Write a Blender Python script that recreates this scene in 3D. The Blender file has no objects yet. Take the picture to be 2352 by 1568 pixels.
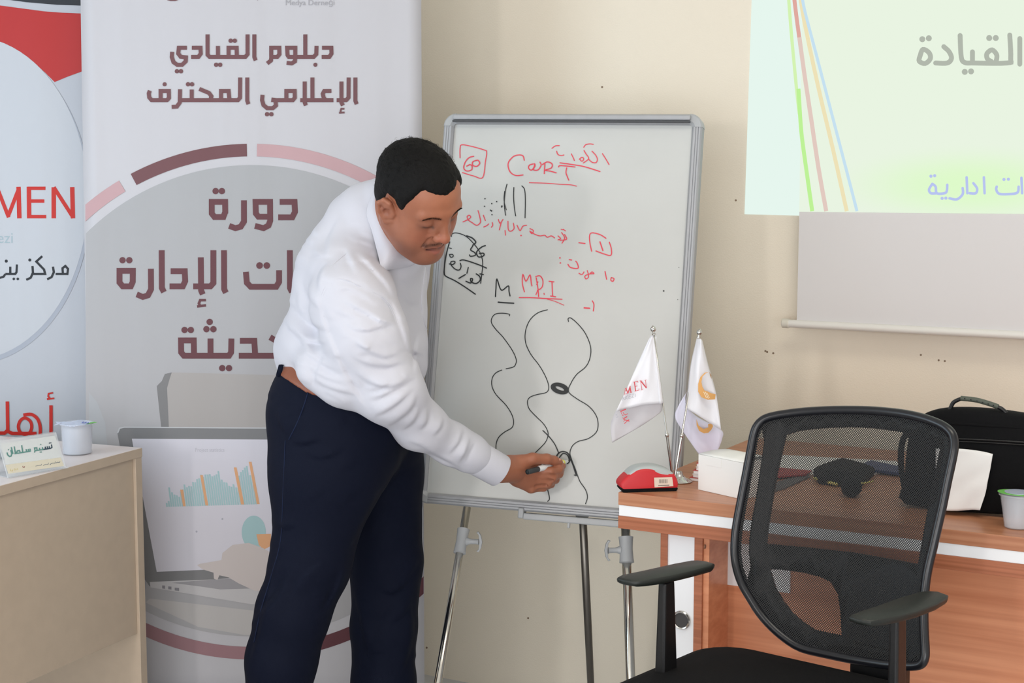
import bpy, bmesh, math, random
import numpy as np
from mathutils import Vector, Matrix
from mathutils.geometry import tessellate_polygon
random.seed(7); rng=np.random.RandomState(7)
SC=bpy.context.scene; COL=SC.collection

# ------------------------------------------------------------------ camera
FPX=3600.0; PIT=math.atan((784-390)/FPX); CAMZ=1.45
FZ=-.10      # floor level while building; everything is brought to real size at the end
cam=bpy.data.cameras.new('camera'); co=bpy.data.objects.new('camera',cam); COL.objects.link(co)
cam.sensor_width=36; cam.lens=36*FPX/2352; cam.clip_start=.05
co.location=(0,0,CAMZ); co.rotation_euler=(math.pi/2-PIT,0,0); SC.camera=co
# ------------------------------------------------------------------ world and light
W=bpy.data.worlds.new('world'); SC.world=W; W.use_nodes=True
nt=W.node_tree; g=nt.nodes.new('ShaderNodeTexCoord'); s_=nt.nodes.new('ShaderNodeSeparateXYZ'); nt.links.new(g.outputs['Generated'],s_.inputs[0])
r_=nt.nodes.new('ShaderNodeValToRGB'); r_.color_ramp.elements[0].position=.42; r_.color_ramp.elements[1].position=.60
r_.color_ramp.elements[0].color=(.80,.86,.95,1); r_.color_ramp.elements[1].color=(1.0,.94,.85,1)   # rest of the room: cool floor side, warm upper side
m_=nt.nodes.new('ShaderNodeMapRange'); m_.inputs[1].default_value=-1; m_.inputs[2].default_value=1; nt.links.new(s_.outputs[2],m_.inputs[0]); nt.links.new(m_.outputs[0],r_.inputs[0])
nt.links.new(r_.outputs[0],nt.nodes['Background'].inputs[0]); nt.nodes['Background'].inputs[1].default_value=.9
def area(name,loc,target,sx,sy,power,col):
    l=bpy.data.lights.new(name,'AREA'); l.shape='RECTANGLE'; l.size=sx; l.size_y=sy; l.energy=power; l.color=col
    o=bpy.data.objects.new(name,l); COL.objects.link(o); o.location=loc
    o.rotation_euler=(Vector(target)-Vector(loc)).to_track_quat('-Z','Y').to_euler(); return o
area('window_key_light',(-2.6,-.8,1.78),(.2,4.0,1.2),.28,.5,26,(1,.95,.92))
area('side_window_light',(-2.3,2.75,1.5),(-.3,3.5,1.1),1.0,1.5,17,(.60,.81,1))
area('rear_fill_light',(-.5,-3.1,1.0),(.2,4.0,.6),4.4,1.9,122,(.97,.98,1))  # added fill from behind the camera, lifts the lower wall and desk fronts
area('ceiling_lamp_light',(.6,2.2,2.72),(.6,2.5,0),1.2,.6,13,(1,.93,.80))
SC.view_settings.view_transform='Standard'; SC.view_settings.look='None'
SC.view_settings.exposure=0.0; SC.view_settings.gamma=1; SC.view_settings.use_curve_mapping=False

# ------------------------------------------------------------------ pixel -> place helpers
cp,sp=math.cos(PIT),math.sin(PIT)
def ray(px,py):
    b=784-py
    return np.array([px-1176.0, cp*FPX+sp*b, -sp*FPX+cp*b])
CAM=np.array([0,0,CAMZ])
def at(px,py,Y):
    d=ray(px,py); return CAM+d*(Y/d[1])
def atz(px,py,z):
    d=ray(px,py); return CAM+d*((z-CAMZ)/d[2])
class Plane:
    def __init__(s,p0,n):
        s.p=np.array(p0,float); s.n=np.array(n,float)/np.linalg.norm(n)
        if s.n@(CAM-s.p)<0: s.n=-s.n
    def hit(s,px,py,off=0.0):
        d=ray(px,py); t=((s.p+s.n*off-CAM)@s.n)/(d@s.n); return CAM+d*t
def lin(c):
    c=np.array(c[:3],float)/255.; return tuple(np.where(c<=.04045,c/12.92,((c+.055)/1.055)**2.4))+(1.0,)

# ------------------------------------------------------------------ materials
MATS={}
def mat(name,c,rough=.6,metal=0.,spec=.5,var=0.,vscale=8.,bump=0.,bscale=200.,sheen=0.,trans=0.,coat=0.,emit=None,stretch=None,c2=None,alpha=None,ior=None,rotz=0.):
    m=bpy.data.materials.new(name); m.use_nodes=True; nt=m.node_tree; b=nt.nodes['Principled BSDF']
    b.inputs['Base Color'].default_value=lin(c); b.inputs['Roughness'].default_value=rough; b.inputs['Metallic'].default_value=metal
    b.inputs['Specular IOR Level'].default_value=spec; b.inputs['Sheen Weight'].default_value=sheen
    b.inputs['Transmission Weight'].default_value=trans; b.inputs['Coat Weight'].default_value=coat
    if ior: b.inputs['IOR'].default_value=ior
    if alpha is not None: b.inputs['Alpha'].default_value=alpha
    tc=nt.nodes.new('ShaderNodeTexCoord'); mp=nt.nodes.new('ShaderNodeMapping'); m0=nt.nodes.new('ShaderNodeMapping'); m0.inputs['Rotation'].default_value=(0,0,rotz); nt.links.new(tc.outputs['Object'],m0.inputs[0]); nt.links.new(m0.outputs[0],mp.inputs[0])
    if stretch: mp.inputs['Scale'].default_value=stretch
    if var>0 or c2:
        n=nt.nodes.new('ShaderNodeTexNoise'); n.inputs['Scale'].default_value=vscale; n.inputs['Detail'].default_value=5
        nt.links.new(mp.outputs[0],n.inputs[0])
        r=nt.nodes.new('ShaderNodeValToRGB'); r.color_ramp.elements[0].position=.3; r.color_ramp.elements[1].position=.7
        a=lin(c); 
        if c2: lo,hi=lin(c2),a
        else: lo=tuple(x*(1-var) for x in a[:3])+(1,); hi=tuple(min(1,x*(1+var)) for x in a[:3])+(1,)
        r.color_ramp.elements[0].color=lo; r.color_ramp.elements[1].color=hi
        nt.links.new(n.outputs[0],r.inputs[0]); nt.links.new(r.outputs[0],b.inputs['Base Color'])
    if bump>0:
        n2=nt.nodes.new('ShaderNodeTexNoise'); n2.inputs['Scale'].default_value=bscale; n2.inputs['Detail'].default_value=3
        nt.links.new(mp.outputs[0],n2.inputs[0])
        bp=nt.nodes.new('ShaderNodeBump'); bp.inputs['Strength'].default_value=bump; bp.inputs['Distance'].default_value=.002
        nt.links.new(n2.outputs[0],bp.inputs['Height']); nt.links.new(bp.outputs[0],b.inputs['Normal'])
    if emit:
        b.inputs['Emission Color'].default_value=lin(c); b.inputs['Emission Strength'].default_value=emit; b.inputs['Base Color'].default_value=(0,0,0,1); b.inputs['Specular IOR Level'].default_value=0
    MATS[name]=m; return m
wall_m=mat('wall_paint',(238,229,212),.85,var=.025,vscale=2.5,bump=.25,bscale=260)
ceil_m=mat('ceiling_paint',(235,232,225),.9)
floor_m=mat('floor_tile',(204,206,210),.45,var=.06,vscale=6)
white_m=mat('white_laminate',(240,240,242),.4)
def wood(name,c,c2,stretch):
    return mat(name,c,.36,c2=c2,vscale=4,stretch=stretch,bump=.05,bscale=60,rotz=math.radians(29.77))
wood_m=wood('walnut_laminate',(196,138,104),(172,112,80),(.6,14,30))
woode_m=wood('walnut_edge',(182,112,80),(156,92,62),(.6,18,40))
woodp_m=wood('walnut_panel',(224,152,112),(200,126,88),(.5,6,16))
beige_m=mat('beige_laminate',(196,178,158),.42,var=.03,vscale=30,bump=.05)
beiget_m=mat('beige_desk_top',(232,222,220),.25,var=.01,vscale=20)
def banner_mat(name,c,c2=None,metal=0.,rough=.42,grad=None,bz=.13):
    # printed sheet with soft vertical ripples (world-space wave bump)
    m=mat(name,c,rough,metal,spec=.2); nt=m.node_tree; b=nt.nodes['Principled BSDF']
    g=nt.nodes.new('ShaderNodeTexCoord'); mp=nt.nodes.new('ShaderNodeMapping'); mp.inputs['Scale'].default_value=(8.,0.01,.35)
    nt.links.new(g.outputs['Object'],mp.inputs[0]); n=nt.nodes.new('ShaderNodeTexNoise'); n.inputs['Scale'].default_value=1.3; n.inputs['Detail'].default_value=1.5
    nt.links.new(mp.outputs[0],n.inputs[0]); bp=nt.nodes.new('ShaderNodeBump'); bp.inputs['Strength'].default_value=bz; bp.inputs['Distance'].default_value=.06
    nt.links.new(n.outputs[0],bp.inputs['Height']); nt.links.new(bp.outputs[0],b.inputs['Normal'])
    if c2:   # vertical printed gradient, heights in metres
        sx=nt.nodes.new('ShaderNodeSeparateXYZ'); nt.links.new(g.outputs['Object'],sx.inputs[0])
        r=nt.nodes.new('ShaderNodeMapRange'); r.inputs[1].default_value=grad[0]; r.inputs[2].default_value=grad[1]
        nt.links.new(sx.outputs[2],r.inputs[0]); mx=nt.nodes.new('ShaderNodeMix'); mx.data_type='RGBA'
        mx.inputs[6].default_value=lin(c); mx.inputs[7].default_value=lin(c2)
        nt.links.new(r.outputs[0],mx.inputs[0]); nt.links.new(mx.outputs[2],b.inputs['Base Color'])
    return m
bwhite=banner_mat('banner_white',(194,193,198)); bcool=banner_mat('banner_cool_white',(180,184,192),bz=.09)
bdisc=banner_mat('banner_disc',(174,173,176),(162,165,168),grad=(.9,1.85))
bmar=banner_mat('banner_maroon_foil',(106,72,76),metal=.12,rough=.4); bpink=banner_mat('banner_pink',(182,150,154),metal=.1)
bmar2=banner_mat('banner_maroon_text',(100,62,68),metal=.05,rough=.45)
bwband=banner_mat('banner_white_band',(210,209,215))
black_m=mat('black_plastic',(17,17,19),.38,bump=.1,bscale=500); darkfab=mat('black_fabric',(13,13,15),.9,sheen=.0,spec=.2,bump=.3,bscale=700)
grey_m=mat('grey_plastic',(172,175,178),.4); alu_m=mat('brushed_aluminium',(168,170,174),.5,metal=.3,var=.04,vscale=40,stretch=(1,1,.05))
alud_m=mat('aluminium_groove',(150,152,156),.4,metal=.4)
chrome=mat('chrome_steel',(205,203,198),.16,metal=1.); dsteel=mat('dull_steel',(120,116,110),.35,metal=.9)
red_ink=mat('red_ink',(226,66,84),.5); blk_ink=mat('black_ink',(30,34,36),.5)

# ------------------------------------------------------------------ object helpers
def prop(o,label=None,cat=None,group=None,kind=None):
    if label: o['label']=label
    if cat: o['category']=cat
    if group: o['group']=group
    if kind: o['kind']=kind
    return o
def thing(name,label,cat,loc=(0,0,0),group=None):
    o=bpy.data.objects.new(name,None); COL.objects.link(o); o.location=Vector([float(v) for v in loc]); o.empty_display_size=.05
    return prop(o,label,cat,group)
def link(name,me,m=None,parent=None,smooth=False):
    if m is not None: me.materials.append(m)
    if smooth:
        for p in me.polygons: p.use_smooth=True
    o=bpy.data.objects.new(name,me); COL.objects.link(o)
    if parent is not None:
        o.parent=parent
        M=world_of(parent).inverted(); o.matrix_basis=M
    return o
def world_of(o):
    M=o.matrix_basis.copy(); p=o.parent
    while p is not None: M=p.matrix_basis@M; p=p.parent
    return M
def mesh(name,v,f,m=None,parent=None,smooth=False,part=None):
    me=bpy.data.meshes.new(name); me.from_pydata([tuple(float(c) for c in q) for q in v],[],[tuple(int(i) for i in q) for q in f]); me.update()
    return link(name,me,m,parent,smooth)
def bmobj(name,bm,m=None,parent=None,smooth=False):
    me=bpy.data.meshes.new(name); bmesh.ops.recalc_face_normals(bm,faces=bm.faces[:]); bm.to_mesh(me); bm.free(); return link(name,me,m,parent,smooth)
def mod_bevel(o,w,seg=2,ang=35):
    b=o.modifiers.new('bevel','BEVEL'); b.width=w; b.segments=seg; b.limit_method='ANGLE'; b.angle_limit=math.radians(ang); return o
def box(name,o,ax,ay,az,sx,sy,sz,m,parent=None,bev=.0015):
    """o: corner; ax,ay,az unit axes; sizes"""
    o=np.array(o,float);ax,ay,az=[np.array(a,float) for a in (ax,ay,az)]
    v=[o+ax*sx*i+ay*sy*j+az*sz*k for k in (0,1) for j in (0,1) for i in (0,1)]
    f=[(0,2,3,1),(4,5,7,6),(0,1,5,4),(2,6,7,3),(0,4,6,2),(1,3,7,5)]
    ob=mesh(name,v,f,m,parent)
    if np.dot(np.cross(ax,ay),az)<0:
        ob.data.flip_normals()
    if bev: mod_bevel(ob,bev)
    return ob
def frame_of(d):
    d=np.array(d,float)/np.linalg.norm(d); a=np.array([0,0,1.]) if abs(d[2])<.9 else np.array([1.,0,0])
    x=np.cross(a,d);x/=np.linalg.norm(x);return x,np.cross(d,x),d
def tube_bm(bm,pts,rads,n=16,closed=False,cap=True,sq=None):
    pts=[np.array(p,float) for p in pts]; N=len(pts); rings=[]; px_=None
    for i,p in enumerate(pts):
        if closed: d=pts[(i+1)%N]-pts[i-1]
        else: d=pts[min(i+1,N-1)]-pts[max(i-1,0)]
        d/=np.linalg.norm(d)
        if px_ is None: x,y,_=frame_of(d)
        else:
            x=px_-d*(px_@d); x/=np.linalg.norm(x); y=np.cross(d,x)
        px_=x; r=rads[i] if hasattr(rads,'__len__') else rads
        rings.append([bm.verts.new(p+(x*math.cos(2*math.pi*k/n)*(sq[0] if sq else 1)+y*math.sin(2*math.pi*k/n)*(sq[1] if sq else 1))*r) for k in range(n)])
    for i in range(N if closed else N-1):
        a,b=rings[i],rings[(i+1)%N]
        for k in range(n): bm.faces.new((a[k],a[(k+1)%n],b[(k+1)%n],b[k]))
    if cap and not closed:
        bm.faces.new(rings[0][::-1]); bm.faces.new(rings[-1])
def tube(name,pts,rads,m,parent=None,n=16,closed=False,cap=True,sq=None):
    bm=bmesh.new(); tube_bm(bm,pts,rads,n,closed,cap,sq); return bmobj(name,bm,m,parent,True)
def autosmooth(o,ang=40):
    for p in o.data.polygons: p.use_smooth=True
    o.modifiers.new('es','EDGE_SPLIT').split_angle=math.radians(ang); return o
def lathe(name,base,axis,prof,m,parent=None,n=32):
    """prof: list of (r, h) along axis from base"""
    x,y,d=frame_of(axis); base=np.array(base,float); bm=bmesh.new(); rings=[]
    for r,h in prof:
        r=max(r,1e-5)
        rings.append([bm.verts.new(base+d*h+(x*math.cos(2*math.pi*k/n)+y*math.sin(2*math.pi*k/n))*r) for k in range(n)])
    for a,b in zip(rings[:-1],rings[1:]):
        for k in range(n): bm.faces.new((a[k],a[(k+1)%n],b[(k+1)%n],b[k]))
    bm.faces.new(rings[0][::-1]); bm.faces.new(rings[-1])
    return autosmooth(bmobj(name,bm,m,parent))
def catmull(p,k=6,closed=False):
    p=[np.array(q,float) for q in p]
    if len(p)<3 and not closed: return p
    out=[];N=len(p)
    for i in range(N if closed else N-1):
        if closed: a,b,c,d=p[i-1],p[i],p[(i+1)%N],p[(i+2)%N]
        else: a,b,c,d=p[max(i-1,0)],p[i],p[i+1],p[min(i+2,N-1)]
        for j in range(k):
            t=j/k; out.append(.5*((2*b)+(c-a)*t+(2*a-5*b+4*c-d)*t*t+(3*b-a-3*c+d)*t**3))
    if not closed: out.append(p[-1])
    return out
def ribbon(pts,w,closed=False,w1=None):
    """2-D polyline -> list of quads outline (left,right) with mitred joins"""
    p=[np.array(q,float) for q in pts]; N=len(p); L=[];Rr=[]
    for i in range(N):
        if closed: a,b=p[i]-p[i-1],p[(i+1)%N]-p[i]
        else:
            a=p[i]-p[i-1] if i>0 else p[1]-p[0]; b=p[i+1]-p[i] if i<N-1 else p[-1]-p[-2]
        a=a/(np.linalg.norm(a)+1e-9); b=b/(np.linalg.norm(b)+1e-9)
        na=np.array([-a[1],a[0]]); nb=np.array([-b[1],b[0]]); m_=na+nb; l=np.linalg.norm(m_)
        m_=na if l<1e-3 else m_/l; s=1/max(.45,m_@na)
        ww=w if w1 is None else w+(w1-w)*i/(N-1)
        L.append(p[i]+m_*ww/2*s); Rr.append(p[i]-m_*ww/2*s)
    return L,Rr
def ink(name,plane,strokes,sc,ox,oy,m,parent,off=.0006,rnd=False,smooth=False,gap=.9):
    """one object for every word or sign: strokes whose boxes lie close together stay in one mesh"""
    bx_=[]
    for s in strokes:
        pts=[q for q in s[2]] if s[0]=='dot' else list(s[1]); w_=s[1] if s[0]=='dot' else s[0]
        x=[q[0] for q in pts]; y=[q[1] for q in pts]; g=w_*gap; bx_.append((min(x)-g,min(y)-g,max(x)+g,max(y)+g))
    n=len(strokes); lab=list(range(n))
    def root(i):
        while lab[i]!=i: i=lab[i]
        return i
    for i in range(n):
        for j in range(i):
            A,B=bx_[i],bx_[j]
            if A[0]<B[2] and B[0]<A[2] and A[1]<B[3] and B[1]<A[3]: lab[root(i)]=root(j)
    out=None
    for r in sorted(set(root(i) for i in range(n))):
        out=ink1(name,plane,[s for i,s in enumerate(strokes) if root(i)==r],sc,ox,oy,m,parent,off,rnd,smooth)
        if parent is None: return out if n==1 or True and len(set(root(i) for i in range(n)))==1 else ink1(name,plane,strokes,sc,ox,oy,m,parent,off,rnd,smooth)
    return out
def ink1(name,plane,strokes,sc,ox,oy,m,parent,off,rnd,smooth):
    """strokes drawn on a plane. stroke=(width,[pts]) or ('dot',r,[(x,y)..]) ; coordinates x*sc+ox"""
    bm=bmesh.new(); z=off; T=lambda q:(q[0]*sc+ox,q[1]*sc+oy)
    def disc(c,r,z):
        vs=[bm.verts.new(plane.hit(c[0]+r*math.cos(a),c[1]+r*math.sin(a),z)) for a in np.linspace(0,2*math.pi,13)[:-1]]
        bm.faces.new(vs)
    for s in strokes:
        z+=.00001
        if s[0]=='dot':
            for q in s[2]: disc(T(q),s[1]*sc,z)
            continue
        w,pts=s[0]*sc,[T(q) for q in s[1]]
        cl=len(s)>2 and s[2]=='c'
        if smooth: pts=catmull(pts,5,cl)
        L,Rr=ribbon(pts,w,cl)
        dz=7e-6 if not smooth else 3e-6
        vl=[bm.verts.new(plane.hit(q[0],q[1],z+dz*i_)) for i_,q in enumerate(L)]; vr=[bm.verts.new(plane.hit(q[0],q[1],z+dz*i_)) for i_,q in enumerate(Rr)]; z+=dz*len(L)
        n=len(pts)
        for i in range(n if cl else n-1):
            j=(i+1)%n; bm.faces.new((vl[i],vl[j],vr[j],vr[i]))
        if rnd and not cl:
            disc(pts[0],w/2,z); disc(pts[-1],w/2,z)
    return bmobj(name,bm,m,parent)
def polys(name,plane,pl,m,parent,off=.0004,each=False):
    if each:
        for q in pl: o=polys(name,plane,[q],m,parent,off)
        return o
    bm=bmesh.new()
    for q in pl:
        vs=[bm.verts.new(plane.hit(a_[0],a_[1],off)) for a_ in q]
        for t in tessellate_polygon([[Vector((a_[0],a_[1],0)) for a_ in q]]):
            try: bm.faces.new([vs[k] for k in t])
            except ValueError: pass
    return bmobj(name,bm,m,parent)
def textpx(name,plane,s,x,y,h,m,parent,off=.0006,sx=1.,rot=0.,anchor='L',shear=0.):
    c=bpy.data.curves.new(name,'FONT'); c.body=s; c.size=1; c.align_x={'L':'LEFT','R':'RIGHT','C':'CENTER'}[anchor]; c.resolution_u=3
    t=bpy.data.objects.new(name,c); COL.objects.link(t); dg=bpy.context.evaluated_depsgraph_get()
    me=bpy.data.meshes.new_from_object(t.evaluated_get(dg)); bpy.data.objects.remove(t)
    for v in me.vertices:
        a=v.co.x*h*1.38*sx; b=-v.co.y*h*1.38; a+=-b*shear
        v.co=Vector(plane.hit(x+a*math.cos(rot)-b*math.sin(rot),y+a*math.sin(rot)+b*math.cos(rot),off))
    return link(name,me,m,parent)
Z=np.array([0,0,1.]); Ud=np.array([.868,-.4965,0]); Ud/=np.linalg.norm(Ud); Nd=np.array([-Ud[1],Ud[0],0])  # along the wall, into the wall
WN=3.95
def un(u,n,z): return Ud*u+Nd*n+Z*z
def u_at(px,n,py=1200):
    d=ray(px,py); t=n/(d@Nd); P=CAM*0+d*t; return P@Ud
def structure(o): o['kind']='structure'; return o

# ------------------------------------------------------------------ room
structure(box('wall_back',un(-4.7,WN,FZ),Ud,Nd,Z,8.2,.15,3.0,wall_m,bev=0))
structure(box('floor',un(-4.7,-3.2,FZ-.05),Ud,Nd,Z,8.2,7.2,.05,floor_m,bev=0))
structure(box('ceiling',un(-4.7,-3.2,2.8),Ud,Nd,Z,8.2,7.2,.05,ceil_m,bev=0))
structure(box('wall_left',un(-4.85,-3.2,FZ),Ud,Nd,Z,.15,7.2,2.95,wall_m,bev=0))
wallP=Plane(un(0,WN,0),Nd)
sp_=[(1383,200),(1762,808),(1776,811),(1758,806),(1213,1419),(980,1487),(2156,827),(2170,829),(1984,1484),(1690,460),(1725,300),(2115,815)]
spm=mat('speck',(140,120,100),.8)
for i_,q_ in enumerate(sp_):
    structure(ink1('trim_%d'%(i_+1),wallP,[('dot',2.4,[q_])],1,0,0,spm,None,.0005,False,False))  # small dark specks on the wall paint

# ------------------------------------------------------------------ roll-up banners
def banner(name,label,Y,xl0,xl1,xr0,xr1,m):
    """xl0/xr0: px edges at row 0, xl1/xr1 at row 1568"""
    t=thing(name,label,'banner',(0,0,0)); P=Plane((0,Y,0),(0,1,0))
    def X(px,py): return P.hit(px,py)[0]
    z1=2.02; a,b=X(xl0,0),X(xl1,1568); c,d=X(xr0,0),X(xr1,1568); zt=P.hit(0,0)[2]; zb=P.hit(0,1568)[2]
    L=lambda z:a+(b-a)*(zt-z)/(zt-zb); R=lambda z:c+(d-c)*(zt-z)/(zt-zb)
    t.location=((L(0)+R(0))/2,Y,FZ)
    bm=bmesh.new(); nx,nz=24,16; g=[[bm.verts.new((L(z)+(R(z)-L(z))*i/nx,Y,z)) for i in range(nx+1)] for z in np.linspace(FZ+.06,z1,nz+1)]
    for j in range(nz):
        for i in range(nx): bm.faces.new((g[j][i],g[j][i+1],g[j+1][i+1],g[j+1][i]))
    sh=bmobj('sheet',bm,m,t,True); s=sh.modifiers.new('s','SOLIDIFY'); s.thickness=.0006; s.offset=1
    box('top_rail',(L(z1)-.005,Y-.006,z1-.01),(1,0,0),(0,1,0),Z,R(z1)-L(z1)+.01,.012,.025,alu_m,t)
    box('base_cassette',(L(0)-.02,Y-.05,FZ+.02),(1,0,0),(0,1,0),Z,R(0)-L(0)+.04,.09,.07,alu_m,t,.012)
    for xx in (L(0)+.12,R(0)-.2): box('foot',(xx,Y-.12,FZ),(1,0,0),(0,1,0),Z,.05,.26,.02,alu_m,t,.006)
    tube('support_pole',[(0.5*(L(1)+R(1)),Y+.03,FZ+.05),(0.5*(L(1)+R(1)),Y+.02,z1)],.008,alu_m,t,10)
    return t,P
B2,P2=banner('rollup_banner','tall white roll-up banner with maroon Arabic title and laptop picture behind the man',4.15,185,210,967.5,975,bwhite)
cx,cy,Ro,Ri=578,922,592,563
def arc(r,a0,a1,n=40): return [(cx+r*math.cos(math.radians(a)),cy-r*math.sin(math.radians(a))) for a in np.linspace(a0,a1,n)]
def clipx(pl,x0=190.,x1=967.):
    def cl(pts,keep,x):
        o=[]
        for i in range(len(pts)):
            a,b=pts[i-1],pts[i]; ia,ib=keep(a),keep(b)
            if ia!=ib:
                t=(x-a[0])/(b[0]-a[0]); o.append((x,a[1]+t*(b[1]-a[1])))
            if ib: o.append(b)
        return o
    return cl(cl(pl,lambda q:q[0]>=x0,x0),lambda q:q[0]<=x1,x1)
def ringseg(a0,a1,ro=Ro,ri=Ri,n=40): 
    return [q for q in [arc(ro,a0,a1,n)+arc(ri,a1,a0,n)]]
def quadsegs(a0,a1,x0=195.,x1=969.,ro=Ro,ri=Ri):
    out=[]; A=np.linspace(a0,a1,60)
    for p,q in zip(A[:-1],A[1:]):
        c=clipx([arc(ro,p,p,1)[0],arc(ro,q,q,1)[0],arc(ri,q,q,1)[0],arc(ri,p,p,1)[0]],x0,x1)
        if len(c)>2: out.append(c)
    return out
disc=[(578+541*math.cos(t),920-541*math.sin(t)) for t in np.linspace(0,2*math.pi,160)[:-1]]
polys('printed_disc',P2,[clipx(disc,197,971)],bdisc,B2,.0008)
polys('printed_ring',P2,quadsegs(91.1,118,196),bmar,B2,.0012)
o=polys('printed_ring',P2,quadsegs(121,150,196),bpink,B2,.0012); o['label']='pale pink ring segment'
o=polys('printed_ring',P2,quadsegs(33,88.8,196),bpink,B2,.0012); o['label']='pale pink ring segment'
polys('printed_ring',P2,quadsegs(-88.8,-35,207,973),bmar2,B2,.0012)
polys('printed_ring',P2,quadsegs(-150,-91.3,207,973),banner_mat('banner_rose',(158,122,128)),B2,.0012)
D=lambda r,*q:('dot',r,list(q))
w=27
L1=[(w,[(1645,322),(1708,322),(1709,362),(1694,384),(1643,384)]),
 (w,[(1608,309),(1606,366),(1588,384),(1465,384)]),(w,[(1532,232),(1532,384)]),(w,[(1420,384),(1412,372),(1409,322),(1464,322),(1464,384),(1412,384)]),
 (w,[(1464,380),(1462,414),(1440,428),(1406,424)]),(w,[(1302,384),(1302,322),(1356,322),(1357,366),(1343,384),(1302,384)]),(w,[(1303,380),(1300,408),(1275,428)]),
 D(14,(1600,437)),(w,[(1188,232),(1188,385),(1197,408)]),(w,[(1142,232),(1142,366),(1127,384),(886,384),(872,370),(872,232)]),
 (w,[(1014,384),(1014,322),(1068,322),(1070,384)]),D(15,(1028,275),(1056,275)),(w,[(942,310),(942,384)]),D(15,(930,437),(957,437)),
 (w,[(766,322),(824,322),(826,362),(810,384),(761,384)]),(w,[(732,322),(678,322),(674,362),(690,383),(726,387),(724,414),(700,437),(668,438),(642,420),(630,385),(633,350)]),D(15,(665,481),(692,481))]
L2=[(w,[(1870,523),(1870,680),(1879,703)]),(w,[(1825,523),(1824,658),(1808,676),(1744,676)]),(w,[(1776,550),(1776,692),(1786,712)]),(12,[(1796,734),(1775,734),(1770,750),(1772,760)]),(12,[(1760,761),(1797,759)]),
 (w,[(1708,614),(1660,614),(1650,634),(1656,658),(1668,676)]),(w,[(1722,676),(1498,676)]),(w,[(1580,523),(1580,676)]),(w,[(1528,550),(1528,692),(1536,712)]),
 (w,[(1404,676),(1404,614),(1460,614),(1461,660),(1448,676),(1316,676),(1318,660)]),(w,[(1330,680),(1334,712),(1312,730),(1275,730),(1250,710),(1240,676),(1243,640)]),D(15,(1274,771),(1303,771)),
 (w,[(1140,523),(1140,680),(1148,703)]),(w,[(1092,523),(1091,660),(1077,676),(690,676)]),(w,[(963,676),(963,614),(1014,614),(1020,676)]),(w,[(816,600),(882,628),(898,650),(890,676)]),
 (w,[(765,604),(765,676)]),D(15,(740,569),(767,569)),(w,[(686,602),(684,692),(664,720),(630,722)]),(w,[(555,676),(555,614),(610,614),(611,662),(598,676),(494,676),(478,658),(475,630),(482,612)]),D(14,(582,569))]
ink('lettering',P2,L1+L2,.34014,180,0,bmar,B2,.0016)
w=36
L3=[(w,[(1250,388),(1342,388),(1345,450),(1328,484),(1241,484)]),(w,[(1192,480),(1118,480),(1102,460),(1100,388),(1190,388),(1191,505),(1180,535),(1150,551),(1096,537)]),
 (w,[(1028,378),(1028,510),(1008,542),(975,551),(936,537)]),(w,[(912,450),(900,482),(845,482),(828,460),(828,388),(911,388),(912,460)]),D(20,(852,321),(891,321)),
 (w,[(1313,688),(1314,922),(1326,948)]),(w,[(1246,812),(1246,885),(1228,915),(1070,915),(1046,890),(1040,822)]),D(21,(1125,783),(1170,783)),
 (w,[(904,688),(905,930),(916,952)]),(w,[(838,688),(838,892),(820,912),(713,912)]),(w,[(760,732),(762,938),(772,962)]),(16,[(792,998),(756,998),(748,1018),(756,1034)]),(16,[(737,1037),(792,1030)]),
 (w,[(573,818),(660,818),(663,880),(648,912),(566,912)]),(w,[(517,688),(518,922),(531,948)]),(w,[(450,803),(451,930),(432,968),(400,978),(362,962)]),
 (w,[(337,885),(325,912),(275,912),(255,888),(255,816),(338,816),(337,890)]),D(20,(274,750),(316,750)),
 (w,[(1190,1228),(1262,1270)]),(w,[(1262,1343),(996,1343)]),(w,[(1003,1250),(1092,1250),(1098,1343)]),(w,[(950,1236),(948,1322),(935,1343),(655,1343),(638,1322),(637,1248),(716,1248),(718,1343)]),
 (w,[(820,1236),(820,1343)]),D(20,(815,1133),(795,1178),(838,1178),(659,1183),(698,1183),(893,1420),(935,1420)),(w,[(1345,962),(1349,985)])]
ink('lettering',P2,L3,.36986,180,320,bmar2,B2,.0016)
textpx('lettering',P2,'Medya Derneği',655,12,13,banner_mat('banner_grey_text',(165,164,170)),B2,.0014)
ink('emblem',P2,[(8,[(600,0),(625,6),(655,6),(680,-4)]),(5,[(1205,-4),(1212,4)])],.34014,180,-1,bmar,B2,.0014)
# the printed picture: cup-like grey form, laptop, chart, hand
S=.46444
def tp(l,s=S,ox=0,oy=840): return [(x*s+ox,y*s+oy) for x,y in l]
polys('printed_chair',P2,[tp([(775,100),(800,75),(815,40),(850,32),(1345,45),(1480,60),(1480,305),(800,305)])],banner_mat('print_taupe',(170,165,163),(152,149,148),grad=(1.0,1.12)),B2,.0010)
polys('printed_chair_edge',P2,[tp([(775,100),(800,75),(815,40),(850,32),(840,60),(826,110),(835,305),(797,305)])],banner_mat('print_grey_edge',(128,127,128)),B2,.0012)
polys('printed_laptop_shadow',P2,[tp([(440,130),(480,180),(520,280),(530,390),(440,390)])],banner_mat('print_shade',(176,178,182)),B2,.0010)
polys('printed_laptop',P2,[tp([(580,330),(590,308),(615,303),(1400,308),(1400,1060),(740,1090),(712,1050)])],banner_mat('print_bezel',(128,128,130)),B2,.0013)
polys('printed_laptop_rim',P2,[tp([(578,332),(588,306),(615,300),(1400,305),(1400,311),(615,306),(594,311),(585,332)])],banner_mat('print_rim',(190,192,195)),B2,.0015)
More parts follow.
